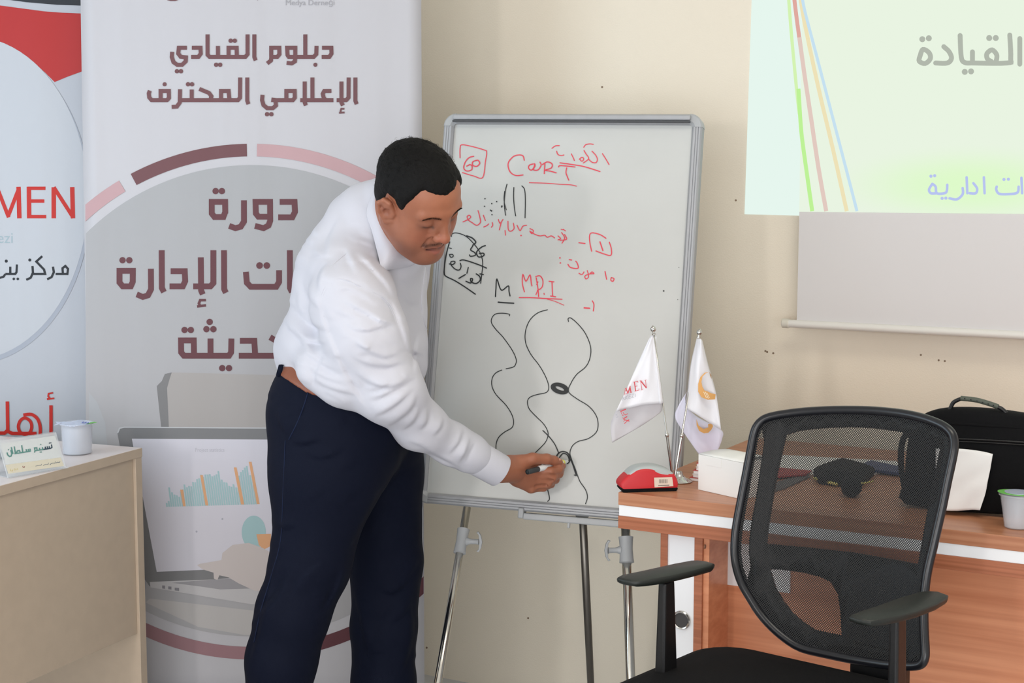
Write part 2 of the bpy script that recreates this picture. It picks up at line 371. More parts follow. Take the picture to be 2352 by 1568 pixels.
polys('printed_screen',P2,[tp([(652,360),(1335,364),(1348,440),(1350,960),(1120,1003),(775,1018)])],banner_mat('print_screen',(214,212,222)),B2,.0016)
polys('printed_keyboard',P2,[tp([(740,1068),(1060,1055),(1330,1035),(1330,1178),(1240,1178),(745,1095)])],banner_mat('print_keys',(196,194,196)),B2,.0017)
polys('printed_keyboard_deck',P2,[tp([(850,1072),(1060,1055),(1180,1050),(1250,1100),(1090,1105),(1000,1092)])],banner_mat('print_keys_dark',(158,156,160)),B2,.0019)
polys('printed_port',P2,[tp([(802,1085),(816,1086),(816,1102),(802,1100)]),tp([(832,1090),(848,1091),(848,1106),(832,1104)]),tp([(864,1096),(886,1098),(886,1113),(864,1110)])],banner_mat('print_port',(140,138,144)),B2,.0019,True)
teal=banner_mat('print_teal',(166,198,202)); org=banner_mat('print_orange',(224,170,128))
hb=[20,30,100,74,62,58,50,78,88,112,98,104,102,124,122,138,142,160,148,160,160,162,150,154,160,176,132,118,116,98,94,106,90,88,150,168,178,190,198,150,130]
pl=[]
for i,h in enumerate(hb):
    x=822+i*11.0; b_=697-i*.32; h*=.96; k=.07
    sh=(x-822)*.0
    pl.append(tp([(x,b_),(x+8.6,b_),(x+8.6-h*.13,b_-h),(x-h*.13,b_-h)]))
polys('printed_chart_column',P2,pl,teal,B2,.0019,True)
polys('printed_chart_bar',P2,[tp([(905,694),(918,694),(906,612),(891,612)]),tp([(1016,690),(1030,690),(1003,540),(990,540)]),tp([(1192,685),(1208,685),(1170,502),(1156,502)]),tp([(1270,683),(1284,683),(1244,474),(1230,474)])],org,B2,.0021,True)
pie=[(1255+60*math.cos(a),822+82*math.sin(a)) for a in np.linspace(0,2*math.pi,40)[:-1]]
polys('printed_pie',P2,[tp(pie)],teal,B2,.0019)
polys('printed_pie_slice',P2,[tp([(1268,832),(1340,830),(1340,890),(1305,908),(1280,885)])],org,B2,.0021)
textpx('lettering',P2,'Project statistics',448,1037,9,banner_mat('print_pale_text',(190,188,198)),B2,.0019,sx=.82)
ink('printed_dot',P2,[D(5,(972,819)),D(5,(1100,757))],S,0,840,banner_mat('print_dots',(172,172,184)),B2,.0019)
polys('printed_hand',P2,[tp([(975,985),(990,978),(1095,960),(1100,925),(1150,885),(1230,875),(1300,900),(1350,930),(1350,1110),(1260,1112),(1180,1075),(1130,1045),(1085,1035),(1075,1058),(1058,1052),(1056,1022),(1000,1005)])],banner_mat('print_hand',(205,196,194)),B2,.0023)
polys('printed_desk_edge',P2,[tp([(740,1150),(1300,1215),(1300,1330),(1210,1330),(980,1290),(720,1170)])],banner_mat('print_table',(190,187,186)),B2,.0010)

B1,P1=banner('rollup_banner','white roll-up banner with red corner wedge and MEN lettering, at left edge of frame',4.25,-560,-560,230,232,bcool)
polys('printed_band',P1,[[(-200,-60),(188,-60),(188,13),(130,11),(60,5),(0,-3),(-200,-40)]],banner_mat('print_charcoal',(44,48,54)),B1,.0008)
redb=banner_mat('print_red',(176,46,46)); redt=banner_mat('print_red_text',(190,44,38))
polys('printed_wedge',P1,[[(q[0]*.3316,q[1]*.3316) for q in [(-600,-80),(-300,-10),(0,38),(150,58),(300,78),(430,88),(575,94),(575,492),(470,530),(378,568),(310,500),(240,440),(160,385),(80,340),(0,312),(-200,250),(-600,180)]]],redb,B1,.0010)
c1=[(-70+272*math.cos(t),455-372*math.sin(t)) for t in np.linspace(0,2*math.pi,90)[:-1]]
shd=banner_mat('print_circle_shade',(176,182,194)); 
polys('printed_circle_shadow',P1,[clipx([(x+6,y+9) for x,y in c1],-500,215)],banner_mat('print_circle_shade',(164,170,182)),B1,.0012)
polys('printed_circle',P1,[clipx(c1,-500,215)],banner_mat('print_circle',(188,192,199)),B1,.0015)
w=31
ink('lettering',P1,[(w,[(500,1295),(505,1512)]),(26,[(372,1296),(508,1508)]),(w,[(372,1296),(372,1512)]),(w,[(200,1293),(202,1512)]),(24,[(190,1304),(315,1304)]),(24,[(190,1392),(307,1392)]),(24,[(190,1500),(320,1500)]),
 (w,[(128,1293),(134,1512)]),(26,[(132,1300),(55,1500)]),(26,[(60,1505),(-20,1300)]),(w,[(-25,1295),(-25,1512)])],.3316,0,0,redt,B1,.0020)
textpx('lettering',P1,'kezi',31,558,26,banner_mat('print_steel_text',(160,178,186)),B1,.0020,sx=.95,anchor='R')
s2=.51036
ink('lettering',P1,[(10,[(250,488),(303,488),(306,465),(294,452),(281,462),(283,488)]),(10,[(238,455),(242,480),(232,502),(212,512)]),(10,[(190,408),(163,432),(198,468),(203,488),(150,488)]),(10,[(146,452),(148,482),(138,505),(118,514)]),D(7,(134,425)),
 (10,[(76,445),(74,480),(68,488),(24,488)]),D(6,(62,510),(80,510)),(10,[(46,455),(46,488)]),D(7,(28,430)),(10,[(24,488),(16,500),(0,505),(-30,500)])],s2,0,380,banner_mat('print_black_text',(40,44,50)),B1,.0020)
ink('lettering',P1,[(17,[(252,195),(252,345)]),(8,[(262,133),(240,137),(238,150),(246,160),(232,164)]),(8,[(232,165),(268,160)]),(17,[(36,176),(38,318),(22,332),(-30,332)]),
 (17,[(36,322),(60,334),(180,334)])],S,0,840,redt,B1,.0020)
ink('lettering',P1,[(16,[(115,243),(155,240),(185,262),(198,300),(198,345)]),(15,[(125,258),(150,275),(156,305),(144,332),(118,338),(98,325),(90,298),(102,268)],'c')],S,0,840,redt,B1,.0021,smooth=True)

# ------------------------------------------------------------------ projection screen and slide
scrN=WN-.07; scrP=Plane(un(0,scrN,0),Nd)
PS=thing('projection_screen','white pull-down projection screen with round bottom bar on the right wall','screen',un(u_at(2300,scrN,750),scrN,1.1))
fab=mat('screen_fabric',(214,212,212),.8)
u0=scrP.hit(1833,600)@Ud; zb=scrP.hit(1826,738)[2]; u1=u0+1.9
v=[un(u0+.006,scrN,2.75),un(u1,scrN,2.75),un(u1,scrN,zb),un(u0,scrN,zb)]
fo=mesh('screen_cloth',v,[(0,3,2,1)],fab,PS); s=fo.modifiers.new('s','SOLIDIFY'); s.thickness=.001; s.offset=0
ub=scrP.hit(1800,742)@Ud; barm=mat('bar_white',(222,220,214),.4)
zbar=scrP.hit(1800,742)[2]
lathe('bottom_bar',un(ub,scrN,zbar),Ud,[(.0105,0),(.0105,2.0)],barm,PS,20)
lathe('end_cap',un(ub-.004,scrN,zbar),Ud,[(.009,0),(.0125,.002),(.0125,.018),(.0108,.02)],mat('cap_cream',(212,208,196),.5),PS,20)
box('top_case',un(u0-.06,scrN-.04,2.72),Ud,Nd,Z,2.05,.09,.08,barm,PS,.01)
SL=thing('projected_slide','pale green projected slide with curved stripes and grey Arabic title','projection',un(u_at(2200,scrN-.002,200),scrN-.002,1.45))
def emis(name,c,s=1.): return mat(name,c,.9,emit=s)
polys('slide_margin',wallP,[[(1750,-700),(1862,-700),(1842,495),(1710,492)]],emis('slide_mint',(230,246,238)),SL,.0015)
sm=emis('slide_cream',(233,244,226)); nt=sm.node_tree; b=nt.nodes['Principled BSDF']
g=nt.nodes.new('ShaderNodeTexCoord')
c0=scrP.hit(2230,425); vm=nt.nodes.new('ShaderNodeVectorMath'); vm.operation='SUBTRACT'; vm.inputs[1].default_value=tuple(c0); nt.links.new(g.outputs['Object'],vm.inputs[0])
vm2=nt.nodes.new('ShaderNodeVectorMath'); vm2.operation='MULTIPLY'; vm2.inputs[1].default_value=(2.7,2.7,9.5); nt.links.new(vm.outputs[0],vm2.inputs[0])
vl=nt.nodes.new('ShaderNodeVectorMath'); vl.operation='LENGTH'; nt.links.new(vm2.outputs[0],vl.inputs[0])
rp=nt.nodes.new('ShaderNodeValToRGB'); rp.color_ramp.elements[0].color=lin((222,250,202)); rp.color_ramp.elements[1].color=lin((233,244,226)); rp.color_ramp.elements[0].position=.1; rp.color_ramp.interpolation='EASE'
nt.links.new(vl.outputs['Value'],rp.inputs[0]); nt.links.new(rp.outputs[0],b.inputs['Emission Color'])
polys('slide_field',scrP,[[(1852,-700),(3100,-660),(3100,505),(2352,491),(2100,489),(1836,486)]],sm,SL,.0015)
sC=.53574
def band(pts): return catmull(pts,8)
def stripe(pts,w,c,n):
    ink('slide_stripe',scrP if n else wallP,[(w,band(pts))],sC,1640,0,emis('slide_stripe_colour',c),SL,.0022)
stripe([(300,-500),(310,-200),(318,-40),(328,100),(345,290),(358,420),(366,490)],14,(212,243,178),0)
stripe([(362,380),(374,560),(392,700),(421,905)],17,(190,242,150),1)
stripe([(290,-500),(322,-200),(340,-40),(352,60),(372,210)],17,(224,170,160),0)
stripe([(366,160),(385,300),(415,500),(448,720),(481,905)],18,(226,202,192),1)
stripe([(280,-500),(335,-200),(365,-40),(385,80),(420,250),(460,430),(510,640),(569,905)],17,(238,226,184),1)
stripe([(270,-500),(335,-200),(372,-40),(390,50),(440,240),(500,470),(560,700),(613,905)],13,(198,225,240),1)
gt=emis('slide_grey_text',(178,184,172)); vt=emis('slide_violet_text',(184,196,240))
w=21
ink('slide_title',scrP,[(w,[(1311,165),(1311,275)]),(w,[(1268,150),(1272,250),(1256,270),(1100,270)]),(w,[(1210,262),(1212,235),(1192,214),(1170,230),(1172,252),(1190,264)]),
 (w,[(1108,222),(1108,262)]),(w,[(1055,152),(1060,245),(1075,268),(1104,270)]),(w,[(985,200),(1008,222),(1018,250),(1000,270),(950,270)]),(w,[(896,212),(922,226),(927,252),(905,272),(880,262),(884,238)],'c')],sC,1640,0,gt,SL,.0025,rnd=True,smooth=True)
ink('slide_title',scrP,[D(13,(1180,163),(1208,163),(1075,308),(1102,306),(893,168),(921,164))],sC,1640,0,gt,SL,.0027)
w=11
ink('slide_subtitle',scrP,[(w,[(1318,762),(1321,828)]),(w,[(1306,800),(1300,826),(1260,832),(1222,830),(1210,812),(1212,800)]),(w,[(1157,760),(1160,828)]),(w,[(1112,785),(1128,808),(1122,828),(1096,828)]),(w,[(1083,760),(1086,828)]),
 (w,[(1066,806),(1066,832),(1042,854),(1010,850)]),(w,[(1000,792),(998,818),(988,828),(955,828),(950,800),(936,788)]),(w,[(936,788),(922,812),(930,828),(955,828)])],sC,1640,0,vt,SL,.0025,rnd=True,smooth=True)
ink('slide_subtitle',scrP,[D(7,(1243,769),(1262,768),(978,850),(994,849),(930,755),(946,753))],sC,1640,0,vt,SL,.0027)

# ------------------------------------------------------------------ whiteboard on tripod
BX=np.array([.95172977,-.30667479,-.01268913]); BN=np.array([.29849168,.93438238,-.19450525]); BZ=np.array([.07150636,.18132884,.9808194])
BC=CAM+(np.array([.10495814,3.58568621,1.12609315])-CAM)*1.085; BW,BH=.62*1.085,.92*1.085
def bq(x,y,z): return BC+BX*x+BN*y+BZ*z
FW=.026
boardP=Plane(bq(0,.002,0),BN)
WB=thing('whiteboard_easel','grey framed whiteboard with red and black marker writing on a chrome tripod','whiteboard',(BC[0],BC[1]+.1,FZ))
wbm=mat('whiteboard_surface',(199,201,199),.36,var=.018,vscale=5,stretch=(1,1,1.6))
box('board_panel',bq(-BW/2+.01,.002,-BH/2+.01),BX,BN,BZ,BW-.02,.016,BH-.02,wbm,WB,0)
c=.032
def rail(name,p0,d,side,L):
    # extruded profile with grooves; d along, side towards the board middle
    prof=[(0,.02),(0,-.006),(.004,-.010),(.008,-.010),(.009,-.0085),(.010,-.010),(.014,-.010),(.015,-.0085),(.016,-.010),(.021,-.010),(FW,-.004),(FW,.02)]
    bm=bmesh.new(); a=[bm.verts.new(p0+side*s+BN*y) for s,y in prof]; b_=[bm.verts.new(p0+d*L+side*s+BN*y) for s,y in prof]; n=len(prof)
    for i in range(n): bm.faces.new((a[i],a[(i+1)%n],b_[(i+1)%n],b_[i]))
    bm.faces.new(a[::-1]); bm.faces.new(b_); return bmobj(name,bm,alu_m,WB)
rail('frame_rail',bq(-BW/2,0,-BH/2+c),BZ,BX,BH-2*c); rail('frame_rail',bq(BW/2,0,-BH/2+c),BZ,-BX,BH-2*c)
rail('frame_rail',bq(-BW/2+c,0,BH/2),BX,-BZ,BW-2*c); rail('frame_rail',bq(-BW/2+c,0,-BH/2),BX,BZ,BW-2*c)
for sx in (-1,1):
    for sz in (-1,1):
        bm=bmesh.new(); cc=bq(sx*(BW/2-c),0,sz*(BH/2-c)); rows=[]
        for a in np.linspace(0,math.pi/2,9):
            dx,dz=sx*math.cos(a),sz*math.sin(a)
            rows.append([bm.verts.new(cc+BX*dx*r+BZ*dz*r+BN*y) for r,y in ((c+.001,.021),(c+.001,-.007),(c-.003,-.0115),(c-.018,-.0115),(c-FW,-.004),(c-FW,.021))])
        for p,q in zip(rows[:-1],rows[1:]):
            for k in range(6): bm.faces.new((p[k],p[(k+1)%6],q[(k+1)%6],q[k]))
        bm.faces.new(rows[0]); bm.faces.new(rows[-1][::-1]); autosmooth(bmobj('corner_cap',bm,grey_m,WB))
# paper clamp bar across the top, pen tray under the bottom edge
pa=boardP.hit(1047,267); cl_w=(boardP.hit(1590,275)-pa)@BX
ca=bq((pa-BC)@BX,-.024,BH/2-.018)
box('clamp_bar',ca,BX,BN,BZ,cl_w,.013,.014,alu_m,WB,.004)
box('clamp_lip',ca-BZ*.006+BN*.002,BX,BN,BZ,cl_w,.006,.005,mat('dark_rubber',(70,72,76),.6),WB,.001)
ta=boardP.hit(1205,1172)@BX-BC@BX; 
box('pen_tray',bq(ta,-.012,-BH/2-.020),BX,BN,BZ,BW/2-ta-.02,.05,.016,grey_m,WB,.003)
box('tray_end',bq(ta-.012,-.016,-BH/2-.018),BX,BN,BZ,.014,.03,.026,grey_m,WB,.003)
box('tray_peg',bq(ta+.115,-.01,-BH/2-.032),BX,BN,BZ,.006,.006,.014,grey_m,WB,.001)
def leg(px0,py0,px1,py1,Y0,Y1,r,m,collar=None,knob=1):
    a=at(px0,py0,Y0); b_=at(px1,py1,Y1); d=b_-a; e=a+d*(a[2]/-d[2]*-1 if False else (a[2]-FZ-.012)/(-d[2]))
    o=tube('leg',[a,a+(e-a)*.5,e],[r,r,r*.9],m,WB,20)
    tube('rubber_foot',[e+(a-e)/np.linalg.norm(a-e)*.03,e-(a-e)/np.linalg.norm(a-e)*.008],[r*1.5,r*1.7],black_m,o,16)
    dn=(e-a)/np.linalg.norm(e-a)
    if collar:
        ct=a+d*((collar-py0)/(py1-py0))
        lathe('collar',ct-dn*.033,dn,[(r*1.1,0),(r*1.62,.0015),(r*1.5,.012),(r*1.4,.033),(r*1.5,.052),(r*1.62,.064),(r*1.1,.066)],grey_m,o,24)
        sd=np.array([knob,-.15,0.]); sd/=np.linalg.norm(sd)
        lathe('knob_stem',ct+sd*r,sd,[(.009,0),(.011,.004),(.008,.010),(.0065,.016),(.0065,.030),(.008,.034)],grey_m,o,16)
        kc=ct+sd*(r+.034)
        bm=bmesh.new(); w_=[(-.006,-.024),(0,-.018),(.0015,0),(0,.018),(-.006,.024),(.0,.026),(.006,.016),(.009,0),(.006,-.016),(.0,-.026)]
        fr=[[bm.verts.new(kc+sd*(x if True else 0)+Z*z*1.0+np.cross(sd,Z)*y*(1 if True else 0)) for x,z in w_] for y in (-.004,.004)]
        n=len(w_)
        for i in range(n): bm.faces.new((fr[0][i],fr[0][(i+1)%n],fr[1][(i+1)%n],fr[1][i]))
        bm.faces.new(fr[0]); bm.faces.new(fr[1][::-1]); ko=bmobj('wing_knob',bm,grey_m,o); mod_bevel(ko,.0012)
    return o
lm=mat('leg_chrome',(214,211,204),.17,metal=1.)
Yb=boardP.hit(1072,1165)[1]; leg(1073,1165,1006,1568,Yb+.03,Yb-.22,.0098,lm,1246,1)
Yc=boardP.hit(1436,1190)[1]; leg(1436,1188,1449,1568,Yc+.03,Yc-.12,.0112,lm,1264,-1)
Yd=boardP.hit(1340,1185)[1]; lr=leg(1338,1178,1357,1568,Yd+.06,Yd+.25,.0098,dsteel); lr['label']='dull grey rear leg'
lathe('leg_socket',at(1338,1176,Yd+.055),(0.02,.25,-1),[(.010,-.01),(.018,-.006),(.018,.008),(.013,.014),(.012,.018)],grey_m,WB,20)
# writing (crop coordinates of the photograph)
bs,bx,by=.30612,980,240; H_=lambda l,w=9:(w,l)
redw=[H_([(250,400),(250,330),(262,302),(330,312),(430,340),(450,358),(440,430),(420,547),(350,535),(268,510)],7),
 H_([(352,388),(318,398),(290,430),(277,475),(300,498),(335,490),(340,465),(325,450),(300,462)],8),H_([(372,418),(345,430),(345,455),(375,463),(398,440),(385,418),(368,420)],8),
 H_([(732,418),(722,385),(690,378),(650,390),(615,430),(612,470),(630,510),(670,532),(722,528)],8),
 H_([(800,445),(770,455),(765,478),(785,492),(805,470),(810,445),(812,462),(800,488),(835,490),(858,455),(850,432)],8),
 H_([(886,445),(882,518)],8),H_([(868,450),(905,430),(940,445),(935,475),(890,492),(930,500),(972,512)],8),
 H_([(990,468),(1000,458),(1060,462),(1112,468)],8),H_([(1050,475),(1045,510),(1055,540),(1066,567)],8),
 H_([(770,586),(900,590),(1000,598),(1080,602),(1125,612)],6),H_([(1000,437),(1080,448),(1180,465),(1300,502)],8),
 H_([(940,328),(965,310),(995,308)],7),H_([(975,350),(985,375),(1010,382),(1030,378)],7),H_([(1085,370),(1100,400),(1108,420)],7),
 H_([(1145,410),(1165,395),(1178,408),(1165,425),(1150,412)],7),H_([(1180,345),(1195,370),(1215,405),(1175,438)],7),H_([(1178,320),(1195,300),(1225,295),(1250,298)],7),H_([(1240,350),(1268,380),(1280,410),(1270,435),(1240,432),(1215,410)],7),
 H_([(1318,368),(1345,410),(1368,450)],7),
 H_([(272,880),(310,862),(330,845),(320,830),(303,840),(312,865),(340,885),(375,905),(402,885),(400,850),(385,795)],7),H_([(425,830),(440,870)],7),H_([(428,918),(450,908),(465,895)],7),H_([(492,885),(495,905),(485,920)],7),
 H_([(538,862),(550,890),(572,862)],7),H_([(560,880),(545,940)],7),H_([(610,875),(612,935),(630,950),(655,930),(650,890)],7),H_([(588,945),(592,980)],7),
 H_([(678,905),(700,945),(722,912),(750,905)],7),H_([(775,930),(800,945),(790,968),(775,950),(810,972),(850,985),(885,980),(905,995),(935,985),(960,1000)],7),H_([(985,985),(1005,1005),(985,1015)],7),
 H_([(1012,960),(1035,1000),(1015,1040)],7),H_([(1008,935),(1025,940)],6),H_([(1025,935),(1042,948)],6),H_([(1035,975),(1050,1010),(1000,1018)],7),
 H_([(1142,1036),(1188,1042)],8),H_([(1345,1003),(1300,975),(1240,962),(1222,985),(1225,1040),(1238,1100)],8),H_([(1370,1032),(1385,1080),(1382,1130),(1330,1120),(1270,1098)],8),H_([(1300,1030),(1322,1095)],9),
 H_([(1070,1163),(1088,1166)],8),H_([(1060,1198),(1080,1222),(1135,1228),(1130,1190),(1118,1175)],8),H_([(1142,1265),(1165,1275),(1180,1255)],7),H_([(1205,1245),(1215,1290),(1195,1308),(1188,1285),(1225,1270),(1255,1268),(1240,1255),(1225,1270)],7),
 H_([(1338,1252),(1350,1310)],8),H_([(1385,1298),(1405,1305),(1398,1325),(1382,1318),(1385,1298)],8),
 H_([(733,1405),(718,1340),(722,1275),(745,1325),(775,1278),(785,1340),(790,1360)],8),H_([(822,1300),(835,1380),(840,1440)],8),H_([(818,1290),(850,1285),(872,1320),(865,1370),(830,1395)],8),H_([(835,1330),(825,1350)],7),H_([(830,1400),(820,1425)],7),
 H_([(918,1325),(955,1330)],8),H_([(940,1330),(945,1438)],8),H_([(930,1436),(968,1442)],8),H_([(880,1415),(882,1424)],7),
 H_([(695,1448),(780,1448),(900,1455),(1015,1460)],8),H_([(905,1460),(960,1475),(1030,1505)],5),
 H_([(1182,1525),(1222,1528)],11),H_([(1242,1472),(1255,1500),(1250,1548)],8)]
ink('red_writing',boardP,redw,bs,bx,by,red_ink,WB,off=.0011,rnd=True,smooth=True)
ink('red_writing',boardP,[D(6,(708,982),(1000,1150),(1003,1188))],bs,bx,by,red_ink,WB,off=.0013)
blk=[H_([(602,598),(590,650),(582,740),(592,830)],7),H_([(584,650),(580,720),(598,790)],5),H_([(654,622),(652,700),(660,790),(668,835)],7),H_([(714,610),(735,640),(740,720),(738,850)],7),
 H_([(185,990),(190,970),(225,963),(290,985),(350,1040),(400,1110),(420,1180),(415,1260),(405,1340)],7),H_([(172,1030),(150,1110),(135,1200),(132,1260),(145,1288),(210,1320),(290,1370),(365,1422)],9),
 H_([(300,985),(340,1000),(368,1030),(355,1048),(345,1055)],10),H_([(345,1062),(330,1090),(360,1110),(365,1130),(330,1138),(322,1128)],9),H_([(440,1058),(410,1070),(375,1105),(385,1140),(410,1142),(430,1130),(425,1115),(395,1118)],9),
 H_([(250,1170),(275,1165),(330,1180),(400,1205),(448,1226)],9),H_([(170,1075),(185,1080)],7),H_([(170,1125),(180,1145),(198,1140),(195,1125),(172,1124)],7),
 H_([(170,1195),(195,1200),(212,1185),(205,1175),(182,1180),(185,1205),(215,1235),(245,1240),(258,1215),(252,1190)],8),H_([(312,1222),(302,1265)],8),H_([(242,1303),(290,1275)],9),
 H_([(295,1325),(330,1338),(345,1310),(330,1305),(335,1330),(370,1342),(400,1320),(398,1290),(372,1270)],9),H_([(400,1270),(425,1275)],9),
 H_([(516,1440),(520,1380),(527,1310),(560,1392),(612,1360),(618,1400),(625,1435)],9),H_([(537,1482),(580,1486),(653,1490)],10)]
ink('black_writing',boardP,blk,bs,bx,by,blk_ink,WB,off=.0011,rnd=True,smooth=True)
ink('black_writing',boardP,[D(5,(437,706),(525,728),(488,743),(434,763),(478,792),(490,826),(562,768)),D(6,(564,762),(486,797)),D(6,(1778,1398)),D(3,(1893,1222),(1884,1463),(1990,285))],bs,bx,by,blk_ink,WB,off=.0013)
cs,cxx,cyy=.33166,980,680
crv=[H_([(572,137),(572,125),(530,118),(480,122),(455,145),(448,180),(475,225),(530,285),(590,370),(618,430),(618,465),(600,490),(550,502)],6),
 H_([(520,511),(480,530),(455,565),(452,620),(480,680),(550,755),(590,820),(602,870),(590,910),(540,940),(500,975),(482,1020),(480,1075)],6),
 H_([(836,94),(770,115),(715,165),(685,240),(685,320),(720,400),(780,480),(825,560),(845,625),(830,665),(760,682),(715,700),(698,730),(710,780),(760,835),(810,885),(838,935),(838,975),(815,1020),(745,1090)],6),
 H_([(982,175),(980,155),(1000,152),(1050,195),(1100,260),(1135,350),(1130,430),(1100,490),(1040,540),(1000,600),(982,660),(1040,710),(1120,760),(1170,820),(1187,880),(1175,940),(1120,985),(1050,1005),(1010,1035),(992,1080),(1000,1120),(1030,1200),(1060,1280),(1100,1340),(1113,1390),(1100,1437)],6),
 H_([(805,930),(850,975),(890,1030),(915,1090)],7),H_([(895,1120),(910,1090),(940,1075),(975,1085),(992,1115),(988,1145),(975,1158)],9),H_([(920,1115),(945,1088),(975,1100),(988,1130)],8),
 H_([(998,1130),(1015,1170),(1036,1240)],10),H_([(1022,1238),(1036,1243)],6),H_([(838,1340),(850,1400),(838,1420)],7)]
for k in range(5):
    a0=k*.7; rr=[(922+(60-5*k)*math.cos(t+a0)*(1-.04*k),639+(36-5.5*k)*math.sin(t+a0)+12*math.cos(t+a0)) for t in np.linspace(0,6.6,16)]
    crv.append(H_(rr,6.5))
ink('black_curve_drawing',boardP,crv,cs,cxx,cyy,blk_ink,WB,off=.0012,rnd=True,smooth=True)

# ------------------------------------------------------------------ desks
D0=atz(1420,1130,.75); dn=float(D0@Nd); du=float(D0@Ud)
RD=thing('wooden_desk','walnut and white laminate desk on the right, holding flags, box and bag','desk',un(du+.8,dn+.37,FZ))
dep=WN-dn-.10
for k,(z,h,m,ins) in enumerate(((.722,.028,wood_m,0),(.698,.024,white_m,.0015),(.670,.028,woode_m,0))):
    o=box('desk_top_layer',un(du+ins,dn+ins,z),Ud,Nd,Z,1.7-2*ins,dep-2*ins,h,m,RD,.001)
    if k==1: o['label']='white middle layer'
ul=u_at(1520,dn+.04); ur=u_at(1615,dn+.04)
box('leg_panel',un(ul,dn+.04,FZ),Ud,Nd,Z,ur-ul,dep-.08,.67-FZ,white_m,RD,.001)['label']='white side cabinet panel'
ul2=u_at(1536,dn+.04); ur2=u_at(1597,dn+.04)
box('edge_strip',un(ul-.001,dn+.036,FZ),Ud,Nd,Z,ul2-ul,.012,.6695-FZ,woode_m,RD,.001)
box('edge_strip',un(ur2,dn+.036,FZ),Ud,Nd,Z,ur-ur2+.001,.012,.6695-FZ,woode_m,RD,.001)
box('side_lining',un(ur+.0005,dn+.042,FZ),Ud,Nd,Z,.014,.13,.6695-FZ,woodp_m,RD,.001)
gp=Plane(un(0,dn+.04,0),Nd).hit(1566,1423)
go=lathe('grommet',gp,-Nd,[(.021,-.004),(.021,.004),(.019,.006),(.0165,.005),(.0155,.0005)],chrome,RD,32)
lathe('grommet_hole',gp-Nd*.0008,-Nd,[(.016,-.001),(.016,0.0005)],mat('grommet_dark',(60,58,58),.5),RD,24)
mn=dn+.155; um=u_at(1650,mn)
box('modesty_panel',un(um-.02,mn,.05),Ud,Nd,Z,1.7+du-um-.02,.018,.62,woodp_m,RD,.001)
ue=u_at(1815,mn); zb1=Plane(un(0,mn,0),Nd).hit(1650,1338)[2]
box('white_inset_panel',un(um+.004,mn-.006,zb1),Ud,Nd,Z,ue-um,.008,.669-zb1,white_m,RD,.001)
box('leg_panel',un(du+1.5,dn+.04,FZ),Ud,Nd,Z,.15,dep-.08,.67-FZ,woodp_m,RD,.001)
lathe('screw_cap',Plane(un(ur+.0145,0,0),Ud).hit(1619,1255),Ud,[(.005,-.001),(.005,.001)],mat('cap_brown',(150,100,70),.5),RD,12)
# left desk
LA=atz(325,1028,.75); LB=atz(0,1115,.75); e1=LB-LA; e1/=np.linalg.norm(e1); e2=np.array([e1[1],-e1[0],0]); 
if e2[0]>0: e2=-e2
LD=thing('beige_desk','beige laminate office desk with pale top at lower left','desk',LA+e1*.7+e2*.3-Z*(.75-FZ))
def lq(a,b,z): return np.array([LA[0],LA[1],0])+e1*a+e2*b+Z*z
box('desk_top',lq(0,0,.728),e1,e2,Z,1.5,.62,.0222,beiget_m,LD,.001)
box('top_edge_band',lq(-.001,-.0012,.727),e1,e2,Z,1.502,.002,.0225,beige_m,LD,.0004)
box('end_board',lq(0,.0,FZ),e1,e2,Z,.026,.62,.7275-FZ,beige_m,LD,.001)
zl=Plane(lq(0,.012,0),e2).hit(310,1455)[2]
box('modesty_panel',lq(.0265,.008,zl),e1,e2,Z,1.42,.018,.727-zl,beige_m,LD,.001)
box('end_board',lq(1.45,.0,FZ),e1,e2,Z,.026,.62,.7275-FZ,beige_m,LD,.001)
box('gap_shade_sheet',lq(.027,.56,FZ+.03),e1,e2,Z,1.42,.018,.2,mat('painted_gap_shade',(40,34,36),.8),LD,.001)  # dark-coloured sheet added to paint the shaded gap under the desk

# ------------------------------------------------------------------ things on the left desk
clear=mat('clear_plastic',(240,243,250),.12,alpha=.32); water=mat('water_fill',(230,234,246),.12,alpha=.5)
def cup(name,label,px,py,zt,r0,r1,h,lidc,tabdir,filled=True,lidtilt=0):
    b_=atz(px,py,zt); t=thing(name,label,'cup',b_,'plastic water cups')
    lathe('cup_wall',b_,Z,[(r0*.9,.0),(r0,.002),(r0+(r1-r0)*.5,h*.5),(r1,h-.004),(r1+.003,h-.003),(r1+.003,h),(r1-.001,h),(r1-.002,h-.004),(r0+(r1-r0)*.5-.001,h*.5),(r0-.001,.003),(.001,.003)],clear,t,36)
    if filled: lathe('water',b_,Z,[(r0-.002,.0035),(r0+(r1-r0)*.5-.002,h*.5),(r1-.0035,h*.86),(.001,h*.86)],water,t,32)
    return t,b_
c1_,cb=cup('water_cup','sealed water cup with foil lid and green pull tab on beige desk',178,1041,.7502,.0355,.0385,.077,None,1)
foil=mat('foil_lid',(214,224,246),.3,metal=.25); green=mat('green_print',(120,200,96),.5)
ct=cb+Z*.0765
bm=bmesh.new(); vs=[bm.verts.new(ct+np.array([.0415*math.cos(a)*(1+.03*math.sin(7*a)),.0415*math.sin(a),.0012*math.sin(5*a)])) for a in np.linspace(0,2*math.pi,41)[:-1]]
cc=bm.verts.new(ct+Z*.001)
for i in range(40): bm.faces.new((vs[i],vs[(i+1)%40],cc))
o=bmobj('foil_lid',bm,foil,c1_); s=o.modifiers.new('s','SOLIDIFY'); s.thickness=.0008
